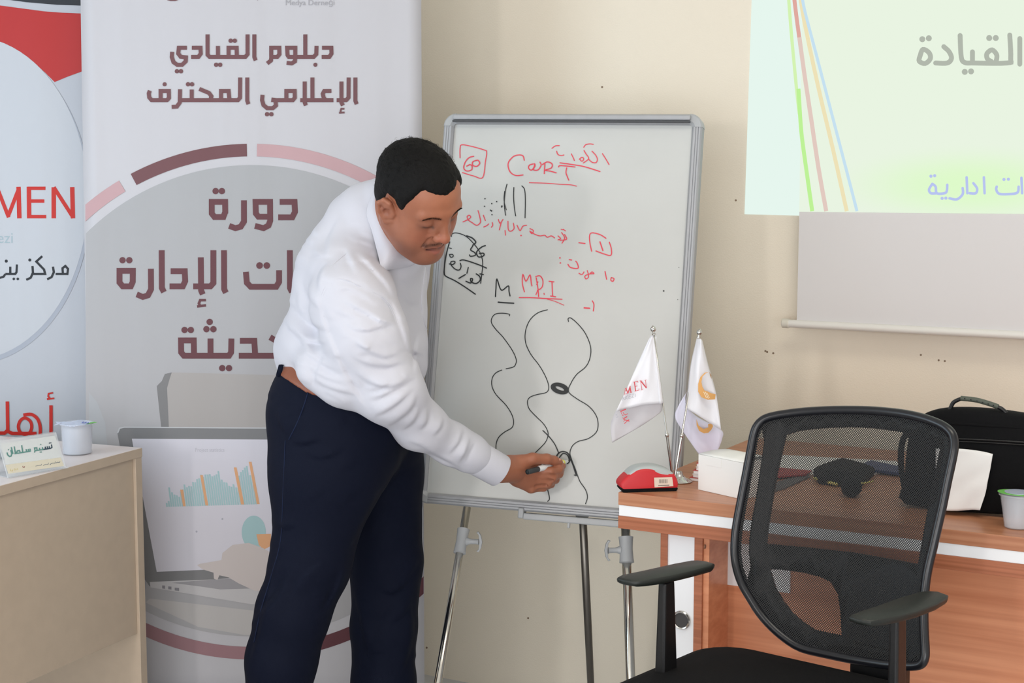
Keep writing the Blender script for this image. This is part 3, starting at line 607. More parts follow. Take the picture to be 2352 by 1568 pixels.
for nm,q,mm in (('foil_tab',[(-.038,-.012,0),(-.052,-.016,-.003),(-.047,-.004,0),(-.053,.004,.003),(-.038,.010,.001)],foil),('green_tab',[(.030,-.026,.0014),(.040,-.012,.0014),(.050,.004,.001),(.038,.012,.0014),(.034,.0,.0016)],green)):
    bm=bmesh.new(); bm.faces.new([bm.verts.new(ct+np.array(v)) for v in q]); o=bmobj(nm,bm,mm,c1_); s=o.modifiers.new('s','SOLIDIFY'); s.thickness=.0006
lidP=Plane(ct+Z*.0022,Z)
ink('lid_print',lidP,[(1.6,[(188,970),(193,968)]),(1.6,[(194,971),(199,969)]),(1.6,[(200,972),(204,970)])],1,0,0,mat('blue_print',(90,110,200),.5),c1_,off=.0002)
# name plate: tilted acrylic holder with card
pA=atz(18,1098,.7505); pB=atz(152,1075,.7505)
dx=(pB-pA); wN=np.linalg.norm(dx); dx/=wN; back=np.array([-dx[1],dx[0],0]); 
if back[1]<0: back=-back
hN=.088; tl=math.radians(24); up=Z*math.cos(tl)+back*math.sin(tl)
NP=thing('name_plate','clear acrylic name card holder with green Arabic lettering on beige desk','name plate',(pA+pB)/2)
acr=mat('acrylic',(238,242,244),.08,alpha=.3)
nn=np.cross(dx,up)
if nn[1]>0: nn=-nn
wN2=wN
box('acrylic_front',pA-dx*.0+Z*.002,dx,-nn,up,wN2,.0025,hN,acr,NP,.0006)
box('acrylic_back',pA+back*(2*hN*math.sin(tl)+.008)+Z*.002,dx,back,Z*math.cos(tl)-back*math.sin(tl),wN2,.0025,hN,acr,NP,.0006)
box('acrylic_foot',pA-nn*0-back*.004+Z*.0003,dx,back,Z,wN2+.004,.09,.002,acr,NP,.0006)
cP=Plane(pA+Z*.002-nn*-.0006,nn)
cardm=mat('card_white',(228,232,230),.6)
box('card',pA+nn*.0008+dx*.005+up*.008,dx,-nn,up,wN2-.010,.0006,hN-.014,cardm,NP,0)
cP=Plane(pA+nn*.0009,nn); ps=.11478
polys('card_band',cP,[[(x*ps,y*ps+940) for x,y in [(110,1110),(1215,960),(1280,1130),(165,1285)]]],mat('card_gold',(222,216,196),.6),NP,.0003)
tg=mat('card_green_text',(96,146,138),.5); td=mat('card_dark_text',(52,74,88),.5)
w=24
ink('lettering',cP,[(w,[(1030,700),(1040,760),(1010,778),(870,800)]),(w,[(985,735),(990,780)]),(w,[(945,738),(950,785)]),(w,[(905,745),(910,790)])],ps,0,940,td,NP,.0006)
ink('lettering',cP,[(w,[(870,800),(700,825),(690,860)]),(w,[(850,755),(855,800)]),(w,[(790,765),(795,808)]),(w,[(745,815),(735,765),(690,770),(700,815)]),D(12,(815,700),(805,852),(828,850)),
 (w,[(600,785),(605,835),(290,885)]),(w,[(565,790),(570,838)]),(w,[(525,795),(530,842)]),(w,[(435,715),(455,852)]),(w,[(330,870),(345,830),(385,820),(405,850)]),(w,[(285,740),(310,882)]),(w,[(225,755),(260,890)]),
 (w,[(215,810),(235,880),(225,930),(190,940),(155,910),(140,860)]),D(12,(170,805))],ps,0,940,tg,NP,.0006)
ink('lettering',cP,[D(12,(990,672),(1018,668))],ps,0,940,td,NP,.0006)
ink('small_print',cP,[(12,[(1205,1045),(1180,1062),(1150,1055),(1120,1070)]),(12,[(1105,1040),(1100,1075),(1060,1072),(1020,1085),(1000,1110)]),(9,[(970,1065),(965,1098),(900,1100),(865,1125)]),(9,[(835,1090),(820,1118),(760,1122),(710,1135)])],ps,0,940,mat('card_small',(120,128,134),.6),NP,.0006)
ink('small_emblem',cP,[(9,[(205,1185),(210,1230),(250,1235),(260,1200)]),(9,[(285,1180),(300,1200),(295,1222)]),(9,[(320,1180),(325,1215)]),(9,[(350,1175),(352,1210)])],ps,0,940,mat('card_goldprint',(206,190,120),.5),NP,.0006)
ink('small_emblem',cP,[(12,[(452,1130),(462,1158),(485,1160),(495,1135)])],ps,0,940,mat('card_brown',(150,96,90),.5),NP,.0006)
pb=atz(3,1018,.75); 
box('phone',atz(-75,1045,.7503),Ud,Nd,Z,.15,.07,.009,mat('phone_dark',(48,62,72),.3),None,.003)
prop(bpy.data.objects['phone'],'dark slim phone lying behind the name card at the left edge','phone')

# ------------------------------------------------------------------ things on the right desk
TZ=.7503
def dfp(px,py,z=TZ): return atz(px,py,z)
# board eraser: profile extruded across, rounded
ea=dfp(1427,1131); eb=dfp(1559,1127); ex=(eb-ea); eL=np.linalg.norm(ex); ex/=eL; ey=np.array([-ex[1],ex[0],0]); 
if ey[1]<0: ey=-ey
ER=thing('board_eraser','red and grey whiteboard eraser with black felt base on desk corner','eraser',ea+ex*eL/2+ey*.03)
k3=.28053
def esil(pts): # crop -> local (along, height)
    out=[]
    for x,y in pts: out.append(((x*k3+1380-1427)/(1559-1427)*eL, (1131-(y*k3+720))*3.36/3545*1.0))
    return out
def loft(name,prof_fn,ys,m,parent):
    bm=bmesh.new(); rows=[]
    for y,s in ys:
        rows.append([bm.verts.new(ea+ex*(eL/2+(a-eL/2)*s[0])+Z*(h*s[1])+ey*y) for a,h in prof_fn])
    n=len(prof_fn)
    for p,q in zip(rows[:-1],rows[1:]):
        for i in range(n): bm.faces.new((p[i],p[(i+1)%n],q[(i+1)%n],q[i]))
    bm.faces.new(rows[0]); bm.faces.new(rows[-1][::-1]); return autosmooth(bmobj(name,bm,m,parent),55)
body=catmull(esil([(166,1425),(164,1400),(180,1370),(215,1330),(262,1285),(320,1258),(430,1250),(520,1272),(590,1310),(622,1360),(634,1400),(632,1438)]),4)
ysc=[(.0,(.94,.80)),(.002,(.975,.93)),(.007,(.995,.99)),(.014,(1,1)),(.042,(1,1)),(.05,(.99,.98)),(.056,(.95,.88)),(.058,(.9,.75))]
base_=[(0.004,.011),(eL-.002,.011)]
gre=mat('eraser_grey',(176,182,182),.45); rede=mat('eraser_red',(198,36,44),.5)
loft('eraser_cap',[(0.002,.012)]+[(a,max(h-.0008,.012)) for a,h in body]+[(eL-.001,.012)],ysc,gre,ER)
rb=catmull(esil([(166,1425),(164,1400),(180,1370),(222,1328),(262,1300),(305,1275),(370,1266),(430,1275),(480,1300),(530,1312),(595,1322),(622,1362),(634,1400),(632,1438)]),4)
ysc2=[(-.0015,(.94,.80)),(.0005,(.98,.95)),(.006,(1.005,1.0)),(.014,(1.012,1.01)),(.042,(1.012,1.01)),(.05,(1.0,.98)),(.057,(.96,.9)),(.0595,(.9,.75))]
loft('eraser_grip',[(0.002,.010)]+[(a,max(h,.011)) for a,h in rb]+[(eL-.001,.010)],ysc2,rede,ER)
loft('felt_base',[(.004,.0),(.001,.004),(.003,.0105),(eL-.003,.0105),(eL-.001,.004),(eL-.004,0)],[(-.0005,(.97,1)),(.003,(.995,1)),(.052,(.995,1)),(.057,(.97,1))],darkfab,ER)
eP=Plane(ea+ey*.0005-ey*.0030,ey)
polys('price_sticker',eP,[[(x*k3+1380,y*k3+720) for x,y in [(436,1342),(584,1338),(594,1412),(440,1422)]]],mat('sticker',(222,206,190),.6),ER,.0006)
polys('sticker_print',eP,[[(x*k3+1380,y*k3+720) for x,y in [(478+9*i,1356),(482+9*i,1356),(482+9*i,1388),(478+9*i,1388)]] for i in range(8)]+[[(x*k3+1380,y*k3+720) for x,y in [(470,1404),(560,1400),(560,1407),(470,1411)]]],mat('sticker_ink',(120,110,106),.7),ER,.0010,True)
# table flags
fb=dfp(1560,1106); FS=thing('table_flag_stand','chrome stand holding two white satin table flags beside the eraser','flag stand',fb)
lathe('stand_base',fb,Z,[(.028,0),(.030,.002),(.028,.0045),(.016,.009),(.009,.016),(.0065,.024),(.001,.025)],chrome,FS,36)
def pole(p0,p1,Y0,Y1,mid):
    a=at(*p0,Y0); b_=at(*p1,Y1); d=b_-a; mm=a+d*mid
    o=tube('pole',[a,a+d*.02,mm,mm+d*.003,mm+d*.006,b_],[.0034,.0034,.0032,.0032,.0022,.0019],chrome,FS,14)
    lathe('pole_joint',mm,d,[(.003,-.004),(.0046,-.002),(.0046,.003),(.003,.006)],chrome,o,16)
    lathe('finial',b_,d,[(.002,-.004),(.0045,-.002),(.0045,0),(.0022,.001),(.0022,.004),(.0048,.006),(.0062,.009),(.006,.013),(.0035,.0165),(.001,.0185)],chrome,o,18)
    return a,b_
Yf=fb[1]; q=lambda x,y:(x*k3+1380,y*k3+720)
pole((1545,1098),q(434,165),Yf,Yf-.02,.30); pole((1549,1098),q(800,190),Yf,Yf+.03,.30)
satin=mat('white_satin',(232,232,238),.33,sheen=.3,bump=.04,bscale=300)
def cloth(name,rows,m,parent,Yb,amp=.010,nr=5):
    """rows: list of px polylines (equal count) from top to bottom, Y profile varies along the row with folds"""
    R_=[catmull(r,5) for r in rows]; cols=list(zip(*R_)); C_=[catmull([np.array(c_) for c_ in col],5) for col in cols]
    bm=bmesh.new(); ni=len(C_); nj=len(C_[0]); g=[]
    for i in range(ni):
        s=i/(ni-1); g.append([])
        for j in range(nj):
            t=j/(nj-1); y=Yb(s,t)+amp*math.sin(7.5*s+1.3*t*2)*s*.8+amp*.35*math.sin(16*s-5*t)*s
            g[-1].append(bm.verts.new(at(C_[i][j][0],C_[i][j][1],y)))
    for i in range(ni-1):
        for j in range(nj-1): bm.faces.new((g[i][j],g[i+1][j],g[i+1][j+1],g[i][j+1]))
    o=bmobj(name,bm,m,parent,True); s=o.modifiers.new('s','SOLIDIFY'); s.thickness=.0006; s.offset=0; return o
F1=thing('table_flag','white satin table flag printed with red MEN lettering, left of the pair','flag',at(*q(460,450),Yf-.02)); FS1=F1
cloth('flag_sleeve',[[q(402,184),q(428,180),q(452,182)],[q(425,360),q(445,362),q(468,358)],[q(455,560),q(472,562),q(490,556)],[q(470,735),q(490,737),q(511,733)]],satin,F1,lambda s,t:Yf-.014-.006*math.sin(math.pi*s),.0)
cloth('flag_face',[[q(455,185),q(430,188),q(402,190)],[q(455,350),q(400,355),q(312,385)],[q(468,560),q(380,560),q(218,600)],[q(490,735),q(330,750),q(122,803)]],satin,F1,lambda s,t:Yf-.018-.004*s,.006)
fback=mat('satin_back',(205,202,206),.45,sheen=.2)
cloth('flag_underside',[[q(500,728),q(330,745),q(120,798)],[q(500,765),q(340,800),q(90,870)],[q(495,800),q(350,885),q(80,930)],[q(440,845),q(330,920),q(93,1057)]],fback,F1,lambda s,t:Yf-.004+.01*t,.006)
f1P=Plane(at(*q(300,600),Yf-.026),(0.05,1,0)); rs=mat('flag_red',(206,48,62),.5); gs=mat('flag_grey',(170,172,182),.5)
def L(pts,w=8): return (w,pts)
ink('flag_lettering',f1P,[L([(192,670),(200,612),(220,608)],3),L([(205,610),(222,652),(240,600)],8),L([(238,598),(247,645)],8),L([(196,632),(208,632)],3),L([(196,660),(214,654)],3),L([(238,648),(256,643)],3),L([(232,600),(246,596)],3),
 L([(275,560),(285,635)],8),L([(266,562),(302,553),(304,566)],4),L([(280,597),(300,592)],4),L([(276,636),(312,626),(312,612)],4),L([(326,550),(336,624)],4),L([(326,550),(374,610)],9),L([(365,543),(374,610)],4),L([(316,552),(334,548)],3),L([(356,546),(374,542)],3),L([(328,627),(346,622)],3)],k3,1380,720,rs,F1,off=.001)
ink('flag_lettering',f1P,[L([(175,712),(180,680),(190,684),(182,695),(196,706)],3),L([(200,705),(205,672)],3),L([(220,668),(204,690),(222,700)],3),L([(232,664),(228,694)],3),L([(232,664),(246,662)],3),L([(230,679),(244,677)],3),L([(228,695),(243,692)],3),L([(252,661),(268,658),(254,688),(272,685)],3),L([(282,655),(284,682)],3)],k3,1380,720,gs,F1,off=.001)
ink('flag_lettering',f1P,[L([(165,800),(205,782)],8),L([(180,808),(200,830),(222,818)],5),L([(160,795),(178,835),(190,828)],4),L([(188,858),(216,842)],8),L([(178,850),(190,870),(196,850)],4),L([(192,900),(232,866)],6),L([(190,868),(234,880)],7),L([(184,884),(200,872)],3)],k3,1380,720,rs,F1,off=.001)
ink('flag_lettering',f1P,[L([(125,850),(142,846)],3),L([(125,826),(142,846)],3),L([(122,830),(136,820)],3)],k3,1380,720,gs,F1,off=.001)
F2=thing('table_flag','white satin table flag with golden crescent emblem, right of the pair','flag',at(*q(860,600),Yf+.03))
cloth('flag_face',[[q(785,203),q(808,203),q(830,218)],[q(735,420),q(800,430),q(880,420)],[q(710,640),q(800,650),q(945,660)],[q(690,770),q(790,830),q(985,955)]],satin,F2,lambda s,t:Yf+.02-.015*math.sin(2.6*s),.010)
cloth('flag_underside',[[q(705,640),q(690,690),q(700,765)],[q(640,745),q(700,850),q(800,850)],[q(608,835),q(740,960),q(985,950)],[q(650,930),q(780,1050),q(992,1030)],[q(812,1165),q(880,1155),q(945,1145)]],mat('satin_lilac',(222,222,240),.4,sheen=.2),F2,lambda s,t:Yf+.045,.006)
gold=mat('gold_print',(200,148,84),.35,metal=.4)
f2P=Plane(at(*q(870,600),Yf-.004),(0,1,0))
cres=[q(*v) for v in [(888,476),(850,484),(815,520),(797,575),(797,640),(825,685),(875,705),(935,702),(940,660),(905,652),(870,635),(850,630),(832,600),(824,560),(832,515),(858,490)]]
polys('emblem',f2P,[cres],gold,F2,.001)
polys('emblem_fold',f2P,[[q(*v) for v in [(888,476),(905,505),(908,535),(896,510)]]],mat('gold_shadow',(150,110,60),.4),F2,.001)
ink('emblem_line',f2P,[(5,[(842,640),(865,690)]),(5,[(856,640),(880,695)]),(4,[(870,650),(890,690)])],k3,1380,720,mat('pale_line',(240,224,196),.5),F2,off=.0016)
f3P=Plane(at(*q(870,900),Yf+.030),(0,1,0))
polys('emblem',f3P,[[q(*v) for v in [(782,862),(800,915),(840,945),(880,932),(878,905),(915,898),(918,925),(905,950),(880,975),(845,980),(805,960),(785,915)]]],gold,F2,.001)
# booklets / napkins stack
bl=[(1582,1102,1606,.011),(1586,1091,1606,.010),(1588,1080,1608,.010),(1591,1068,1608,.009)]
pap=mat('booklet_paper',(236,230,228),.7); redc=mat('booklet_cover',(190,60,58),.6)
zz=TZ
for i in range(6):
    h=.0085; a=dfp(1584,1104)+Ud*(.004*i+.003*(i%2)); o=box('booklet',np.array([a[0],a[1],zz])+Nd*.002,Ud,Nd,Z,.09,.12,h-.0015,pap,None,.001)
    prop(o,['white booklet at the bottom of the small stack behind the box','second booklet from the bottom, behind the white box','third booklet from the bottom, behind the white box','fourth booklet from the bottom, behind the white box','booklet second from the top of the small stack','topmost red edged booklet of the stack behind the box'][i],'booklet','booklets behind the white box')
    box('cover',np.array([a[0],a[1],zz+h-.0014])+Nd*.001-Ud*.001,Ud,Nd,Z,.091,.121,.0012,redc if i%2==0 or i==5 else pap,o,0)
    zz+=h
# white carton
ba=dfp(1603,1124); bb=dfp(1705,1147); bd=bb-ba; bl_=np.linalg.norm(bd); bd/=bl_; bn=np.array([-bd[1],bd[0],0])
if bn[1]<0: bn=-bn
h0=.079
CB=thing('white_carton','small white folded card box with tuck lid behind the chair','box',ba+bd*bl_/2+bn*.05)
carton=mat('carton_white',(238,238,235),.55); cardin=mat('carton_side',(226,222,210),.6)
box('box_body',ba,bd,bn,Z,bl_,.095,h0,carton,CB,.0008)
box('tuck_flap',ba+Z*(h0-.02)-bn*.0008+bd*.025,bd,bn,Z,.045,.0008,.019,carton,CB,.0002)
bm=bmesh.new(); rows=[]
for t in np.linspace(0,1,8):
    rows.append([bm.verts.new(ba+Z*(h0+.0012+.008*math.sin(math.pi*t)*(.4+.6*s))+bd*(bl_*s)+bn*(.095*t)) for s in (0,.33,.66,1)])
for p_,q_ in zip(rows[:-1],rows[1:]):
    for i in range(3): bm.faces.new((p_[i],p_[i+1],q_[i+1],q_[i]))
o=bmobj('box_lid',bm,carton,CB,True); s=o.modifiers.new('s','SOLIDIFY'); s.thickness=.0008
# laptop bag
ga=dfp(2085,1166); BGn=-Nd; gl=.42; 
BG=thing('laptop_bag','black padded laptop bag with rubber grip handle standing on the desk','bag',ga+Ud*gl/2+Nd*.05)
bp0=Plane(ga,Nd); prof=[bp0.hit(x,y) for x,y in [(2075,1162),(2072,1100),(2080,1010),(2100,965),(2135,945),(2185,938),(2260,941),(2330,950),(2400,962),(2470,985),(2500,1040),(2510,1190),(2300,1185)]]
loc=[((p-ga)@Ud,(p-ga)[2]) for p in prof]; loc=catmull([np.array(p) for p in loc],3,True)
bm=bmesh.new(); rows=[]; cu=sum(p[0] for p in loc)/len(loc); cz=.10
for d_,s in ((.0,.90),(.004,.955),(.014,.99),(.03,.995),(.060,.965),(.080,.935),(.088,.89)):
    rows.append([bm.verts.new(ga+Ud*(cu+(p[0]-cu)*s)+Z*max(.001,(cz+(p[1]-cz)*s))+Nd*d_) for p in loc])
n=len(loc)
for p_,q_ in zip(rows[:-1],rows[1:]):
    for i in range(n): bm.faces.new((p_[i],p_[(i+1)%n],q_[(i+1)%n],q_[i]))
bm.faces.new(rows[0]); bm.faces.new(rows[-1][::-1]); autosmooth(bmobj('bag_body',bm,darkfab,BG),50)
f=lambda x,y,d_=.0:bp0.hit(x,y,-d_)
tube('bag_piping',catmull([f(2092,992,.004),f(2130,975,.003),f(2200,973,.002),f(2280,978,.002),f(2360,984,.003),f(2440,1000,.004)],5),.0035,darkfab,BG,10)
tube('pocket_zip',catmull([f(2180,1007,-.001),f(2260,1010,-.001),f(2360,1016,-.001),f(2440,1024,.0)],5),.0022,black_m,BG,8)
tube('pocket_zip',catmull([f(2180,1013,-.001),f(2260,1016,-.001),f(2360,1022,-.001),f(2440,1030,.0)],5),.0016,black_m,BG,8)
hd=[f(2180,944,.015),f(2184,935,.015),f(2190,924,.015),f(2203,917,.015),f(2212,915,.015)]
gripm=mat('rubber_grip',(76,82,72),.55)
tube('handle_strap',catmull(hd,5),.0042,black_m,BG,10); tube('handle_strap',catmull([f(2290,934,.015),f(2300,938,.015),f(2309,946,.015),f(2312,952,.015)],5),.0042,black_m,BG,10)
gr=tube('handle_grip',catmull([f(2207,914.5,.015),f(2240,918,.015),f(2270,926,.015),f(2293,934,.015)],8),.0052,gripm,BG,14)
for t in (2216,2230,2244,2257,2270,2282):
    yy=914.5+(t-2207)**1.25*.078; lathe('grip_dimple',f(t,yy-1,.010),-Nd,[(.0014,0),(.0014,.0012)],black_m,gr,8)
tube('side_strap',catmull([f(2092,985,-.012),f(2074,1010,-.014),f(2069,1055,-.014),f(2076,1110,-.014),f(2090,1148,-.012)],6),.004,darkfab,BG,8,sq=(.5,1.6))
# napkin leaning on the bag
na=dfp(2168,1171); nb=dfp(2256,1171); 
NK=Plane(ga-Nd*.012,Nd); bm=bmesh.new()
out=[[(2150,1030),(2205,1030),(2252,1036),(2281,1042)],[(2150,1085),(2200,1082),(2242,1084),(2273,1088)],[(2150,1130),(2200,1128),(2238,1124),(2266,1128)],[(2150,1168),(2202,1170),(2236,1169),(2255,1168)]]
R_=[catmull(r,5) for r in out]; cols=list(zip(*R_)); C_=[catmull([np.array(c_) for c_ in col],5) for col in cols]
g=[[bm.verts.new(NK.hit(c_[0],c_[1])+Nd*(-.010*(j/15.)-.0015*math.sin(j*.9+i*.5)-.004*max(0,(j-9)/6.)*math.sin(i*.5))) for j,c_ in enumerate(col)] for i,col in enumerate(C_)]
for i in range(len(g)-1):
    for j in range(len(g[0])-1): bm.faces.new((g[i][j],g[i+1][j],g[i+1][j+1],g[i][j+1]))
o=bmobj('paper_napkin',bm,mat('napkin',(238,236,234),.85),None,True); s=o.modifiers.new('s','SOLIDIFY'); s.thickness=.0012; prop(o,'white folded paper napkin leaning against the black bag','napkin')
c2_,cb2=cup('water_cup','empty plastic cup with peeled green foil lid at the right edge',2336,1211,.7503,.0245,.034,.068,None,1,False)
ct=cb2+Z*.069
bm=bmesh.new(); vs=[bm.verts.new(ct+np.array([.039*math.cos(a),.039*math.sin(a),.002*math.cos(a+2.5)+.001])) for a in np.linspace(0,2*math.pi,41)[:-1]]
vi=[bm.verts.new(ct+np.array([.026*math.cos(a),.026*math.sin(a),.0015])) for a in np.linspace(0,2*math.pi,41)[:-1]]
for i in range(40): bm.faces.new((vs[i],vs[(i+1)%40],vi[(i+1)%40],vi[i]))
lo=bmobj('green_lid',bm,green,c2_); s=lo.modifiers.new('s','SOLIDIFY'); s.thickness=.0008
bm=bmesh.new(); bm.faces.new([bm.verts.new(ct+np.array([.026*math.cos(a),.026*math.sin(a),.0018])) for a in np.linspace(0,2*math.pi,33)[:-1]]); lc=bmobj('lid_centre',bm,foil,c2_)
s=lc.modifiers.new('s','SOLIDIFY'); s.thickness=.0008
# papers, folder, camera-like black device and blue folder seen through the chair mesh
def slab(name,label,cat,pts,z,h,m,group=None):
    v=[atz(x,y,z) for x,y in pts]; n=len(v); vs=[*v,*[p+Z*h for p in v]]
    o=mesh(name,vs,[tuple(range(n))[::-1],tuple(range(n,2*n))]+[(i,(i+1)%n,(i+1)%n+n,i+n) for i in range(n)],m)
    bm=bmesh.new(); bm.from_mesh(o.data); bmesh.ops.recalc_face_normals(bm,faces=bm.faces[:]); bm.to_mesh(o.data); bm.free()
    return prop(o,label,cat,group)
slab('paper_stack','white papers lying on the desk behind the chair mesh','papers',[(1745,1062),(1800,1048),(2060,1062),(2068,1080),(1960,1098),(1850,1090),(1750,1085)],TZ,.004,mat('paper_white',(236,236,234),.7))
slab('red_folder','red folder among the papers behind the chair mesh','folder',[(1755,1073),(1865,1083),(1850,1092),(1752,1100)],TZ+.0045,.003,mat('folder_red',(170,40,44),.5))
slab('blue_folder','dark blue folder beside the bag behind the chair mesh','folder',[(1985,1068),(2000,1062),(2075,1078),(2075,1092),(2005,1084)],TZ+.0045,.006,mat('folder_blue',(44,62,110),.5))
DV=thing('camera_case','black soft case with yellow trim lying behind the chair mesh','case',dfp(1925,1110))
vv=[(1868,1092,.0),(1935,1070,.0),(2010,1090,.0),(1975,1122,.0),(1880,1112,.0)]
v=[atz(x,y,TZ+.0002) for x,y,_ in vv]; ctr=sum(v)/5; bm=bmesh.new(); r0=[bm.verts.new(p) for p in v]; r1=[bm.verts.new(p+Z*.016) for p in v]; r2=[bm.verts.new(ctr+(p-ctr)*.7+Z*.028) for p in v]
for A,B_ in ((r0,r1),(r1,r2)):
    for i in range(5): bm.faces.new((A[i],A[(i+1)%5],B_[(i+1)%5],B_[i]))
bm.faces.new(r0[::-1]); bm.faces.new(r2); mod_bevel(bmobj('case_body',bm,darkfab,DV),.004)
yel=mat('yellow_trim',(214,204,110),.5)
tube('yellow_trim',[atz(1870,1098,TZ+.007),atz(1922,1112,TZ+.007)],.0035,yel,DV,8); tube('yellow_trim',[atz(1978,1110,TZ+.010),atz(2006,1105,TZ+.010)],.002,yel,DV,8)
lathe('round_pouch',dfp(1955,1140)+Z*.022,(-.2,-.9,-.1),[(.002,-.03),(.016,-.026),(.021,-.012),(.022,.008),(.018,.018),(.004,.022)],darkfab,DV,20)
slab('dark_sheet','grey strap lying on the desk at the mesh left side','strap',[(1745,1118),(1850,1092),(1862,1096),(1800,1124),(1746,1138)],TZ,.003,mat('grey_strap',(96,94,96),.7))

# ------------------------------------------------------------------ office chair
CO=np.array([.468,2.754,FZ]); XC=np.array([.77,-.64,0]); XC/=np.linalg.norm(XC); YC=np.array([-XC[1],XC[0],0])
def cq(x,y,z): return CO+XC*x+YC*y+Z*(z-FZ)
CH=thing('office_chair','black mesh-back office armchair in front of the wooden desk','chair',CO)
zb0,zt0=.548,.994; y0,y1=.222,.326
bdir=(cq(0,y1,zt0)-cq(0,y0,zb0)); bdir/=np.linalg.norm(bdir); bnrm=np.cross(XC,bdir)
backP=Plane(cq(0,y0,zb0),bnrm); bo=cq(0,y0,zb0)
if bnrm@YC<0: bnrm=-bnrm
c5=.43880
def c5p(l,off=0.): 
    out=[]
    for x,y in l:
        p=backP.hit(x*c5+1660,y*c5+880,-off); a=(p-bo)@XC; out.append(p)
    return out
def curve_back(p):   # gentle wrap: the sides come forward
    a=(p-bo)@XC; return p-bnrm*(.55*a*a-.012)
outer=[(280,172),(350,158),(430,147),(540,139),(640,137),(750,139),(860,148),(950,160),(1040,180),(1110,203),(1165,228),(1205,262),(1221,300),(1222,345),(1210,410),(1185,520),(1160,640),(1135,745),(1110,850),(1090,930),(1075,1000),(1064,1090),(1060,1200),(1064,1310),(1070,1390),(1068,1435),(1052,1466),(1015,1478),(940,1478),(850,1472),(740,1457),(640,1440),(520,1415),(400,1385),(320,1335),(250,1270),(195,1200),(150,1120),(115,1050),(93,975),(84,900),(86,820),(95,740),(120,600),(150,440),(168,340),(182,265),(200,222),(232,190)]
op=[curve_back(p) for p in c5p(outer)]
tube('back_frame',catmull(op,3,True),.0088,mat('frame_black_gloss',(24,25,30),.28),CH,14,closed=True)
# mesh fabric: grid clipped to the outline, procedural perforation in the backrest's own coordinates
def meshmat(name,k,T):
    m=bpy.data.materials.new(name); m.use_nodes=True; nt=m.node_tree; b=nt.nodes['Principled BSDF']; b.inputs['Base Color'].default_value=lin((15,15,17)); b.inputs['Roughness'].default_value=.6
    uv=nt.nodes.new('ShaderNodeUVMap'); sx=nt.nodes.new('ShaderNodeSeparateXYZ'); nt.links.new(uv.outputs[0],sx.inputs[0])
    def M(op,a,b_=None):
        n=nt.nodes.new('ShaderNodeMath'); n.operation=op
        for i,v in enumerate((a,b_)):
            if v is None: continue
            if isinstance(v,(int,float)): n.inputs[i].default_value=v
            else: nt.links.new(v,n.inputs[i])
        return n.outputs[0]
    a=M('COSINE',M('MULTIPLY',M('ADD',sx.outputs[0],sx.outputs[1]),k)); c=M('COSINE',M('MULTIPLY',M('SUBTRACT',sx.outputs[0],sx.outputs[1]),k))
    hole=M('GREATER_THAN',M('ADD',a,c),T); tr=nt.nodes.new('ShaderNodeBsdfTransparent'); mx=nt.nodes.new('ShaderNodeMixShader')
    nt.links.new(hole,mx.inputs[0]); nt.links.new(b.outputs[0],mx.inputs[1]); nt.links.new(tr.outputs[0],mx.inputs[2]); nt.links.new(mx.outputs[0],nt.nodes['Material Output'].inputs[0]); return m
def plate(name,outline,holes,m,thick,offn,parent,uv=True,grid=.02):
    """flat outline (world points on the back plane) with holes, curved afterwards"""
    bm=bmesh.new()
    def loop(pts):
        vs=[bm.verts.new(p) for p in pts]
        return [bm.edges.new((vs[i],vs[(i+1)%len(vs)])) for i in range(len(vs))]
    E_=loop(outline)
    for h in holes: E_+=loop(h)
    bmesh.ops.triangle_fill(bm,use_beauty=True,use_dissolve=False,edges=E_)
    # cut into strips so that the curvature is smooth
    for x in np.arange(-.3,.31,grid):
        bmesh.ops.bisect_plane(bm,geom=bm.verts[:]+bm.edges[:]+bm.faces[:],plane_co=tuple(bo+XC*x),plane_no=tuple(XC))
    ul=bm.loops.layers.uv.new('UVMap')
    for f_ in bm.faces:
        for l_ in f_.loops:
            p=np.array(l_.vert.co); l_[ul].uv=((p-bo)@XC,(p-bo)@bdir)
    for v_ in bm.verts: v_.co=Vector(curve_back(np.array(v_.co))+bnrm*offn)
    bmesh.ops.recalc_face_normals(bm,faces=bm.faces[:])
    o=bmobj(name,bm,m,parent,True)
    if thick: s=o.modifiers.new('s','SOLIDIFY'); s.thickness=thick; s.offset=0
    return o
fl=c5p(outer); plate('mesh_fabric',fl,[],meshmat('chair_mesh',math.pi/.0025,.38),0,-.002,CH)
up_=[(318,268),(380,246),(450,234),(540,226),(640,223),(740,226),(820,236),(900,248),(980,262),(1060,285),(1125,312),(1130,345),(1110,440),(1085,560),(1060,680),(1035,820),(1012,945),(900,925),(640,880),(420,856),(218,838),(228,740),(248,620),(275,460)]
lw_=[(232,972),(300,975),(400,990),(480,1010),(540,1040),(575,1100),(588,1200),(595,1318),(520,1305),(450,1288),(395,1250),(340,1200),(295,1140),(255,1060)]
inner=[]
cxy=np.array([640.,800.])
for x,y in outer:
    d_=cxy-np.array([x,y]); inner.append(tuple(np.array([x,y])+d_/np.linalg.norm(d_)*16))
# solid structure behind the fabric: border band plus lumbar bar and spine
inb=[]
for x,y in outer:
    d_=cxy-np.array([x,y]); k_=52 if (x<300 and 250<y<1000) else 6
    inb.append(tuple(np.array([x,y])+d_/np.linalg.norm(d_)*k_))
plate('back_support',c5p(inb,0),[c5p(up_),c5p(lw_)],black_m,.008,.014,CH)
plate('fabric_hem',c5p(inner),[c5p([tuple(np.array(p)+ (cxy-np.array(p))/np.linalg.norm(cxy-np.array(p))*14) for p in inner])],darkfab,.002,.0,CH)
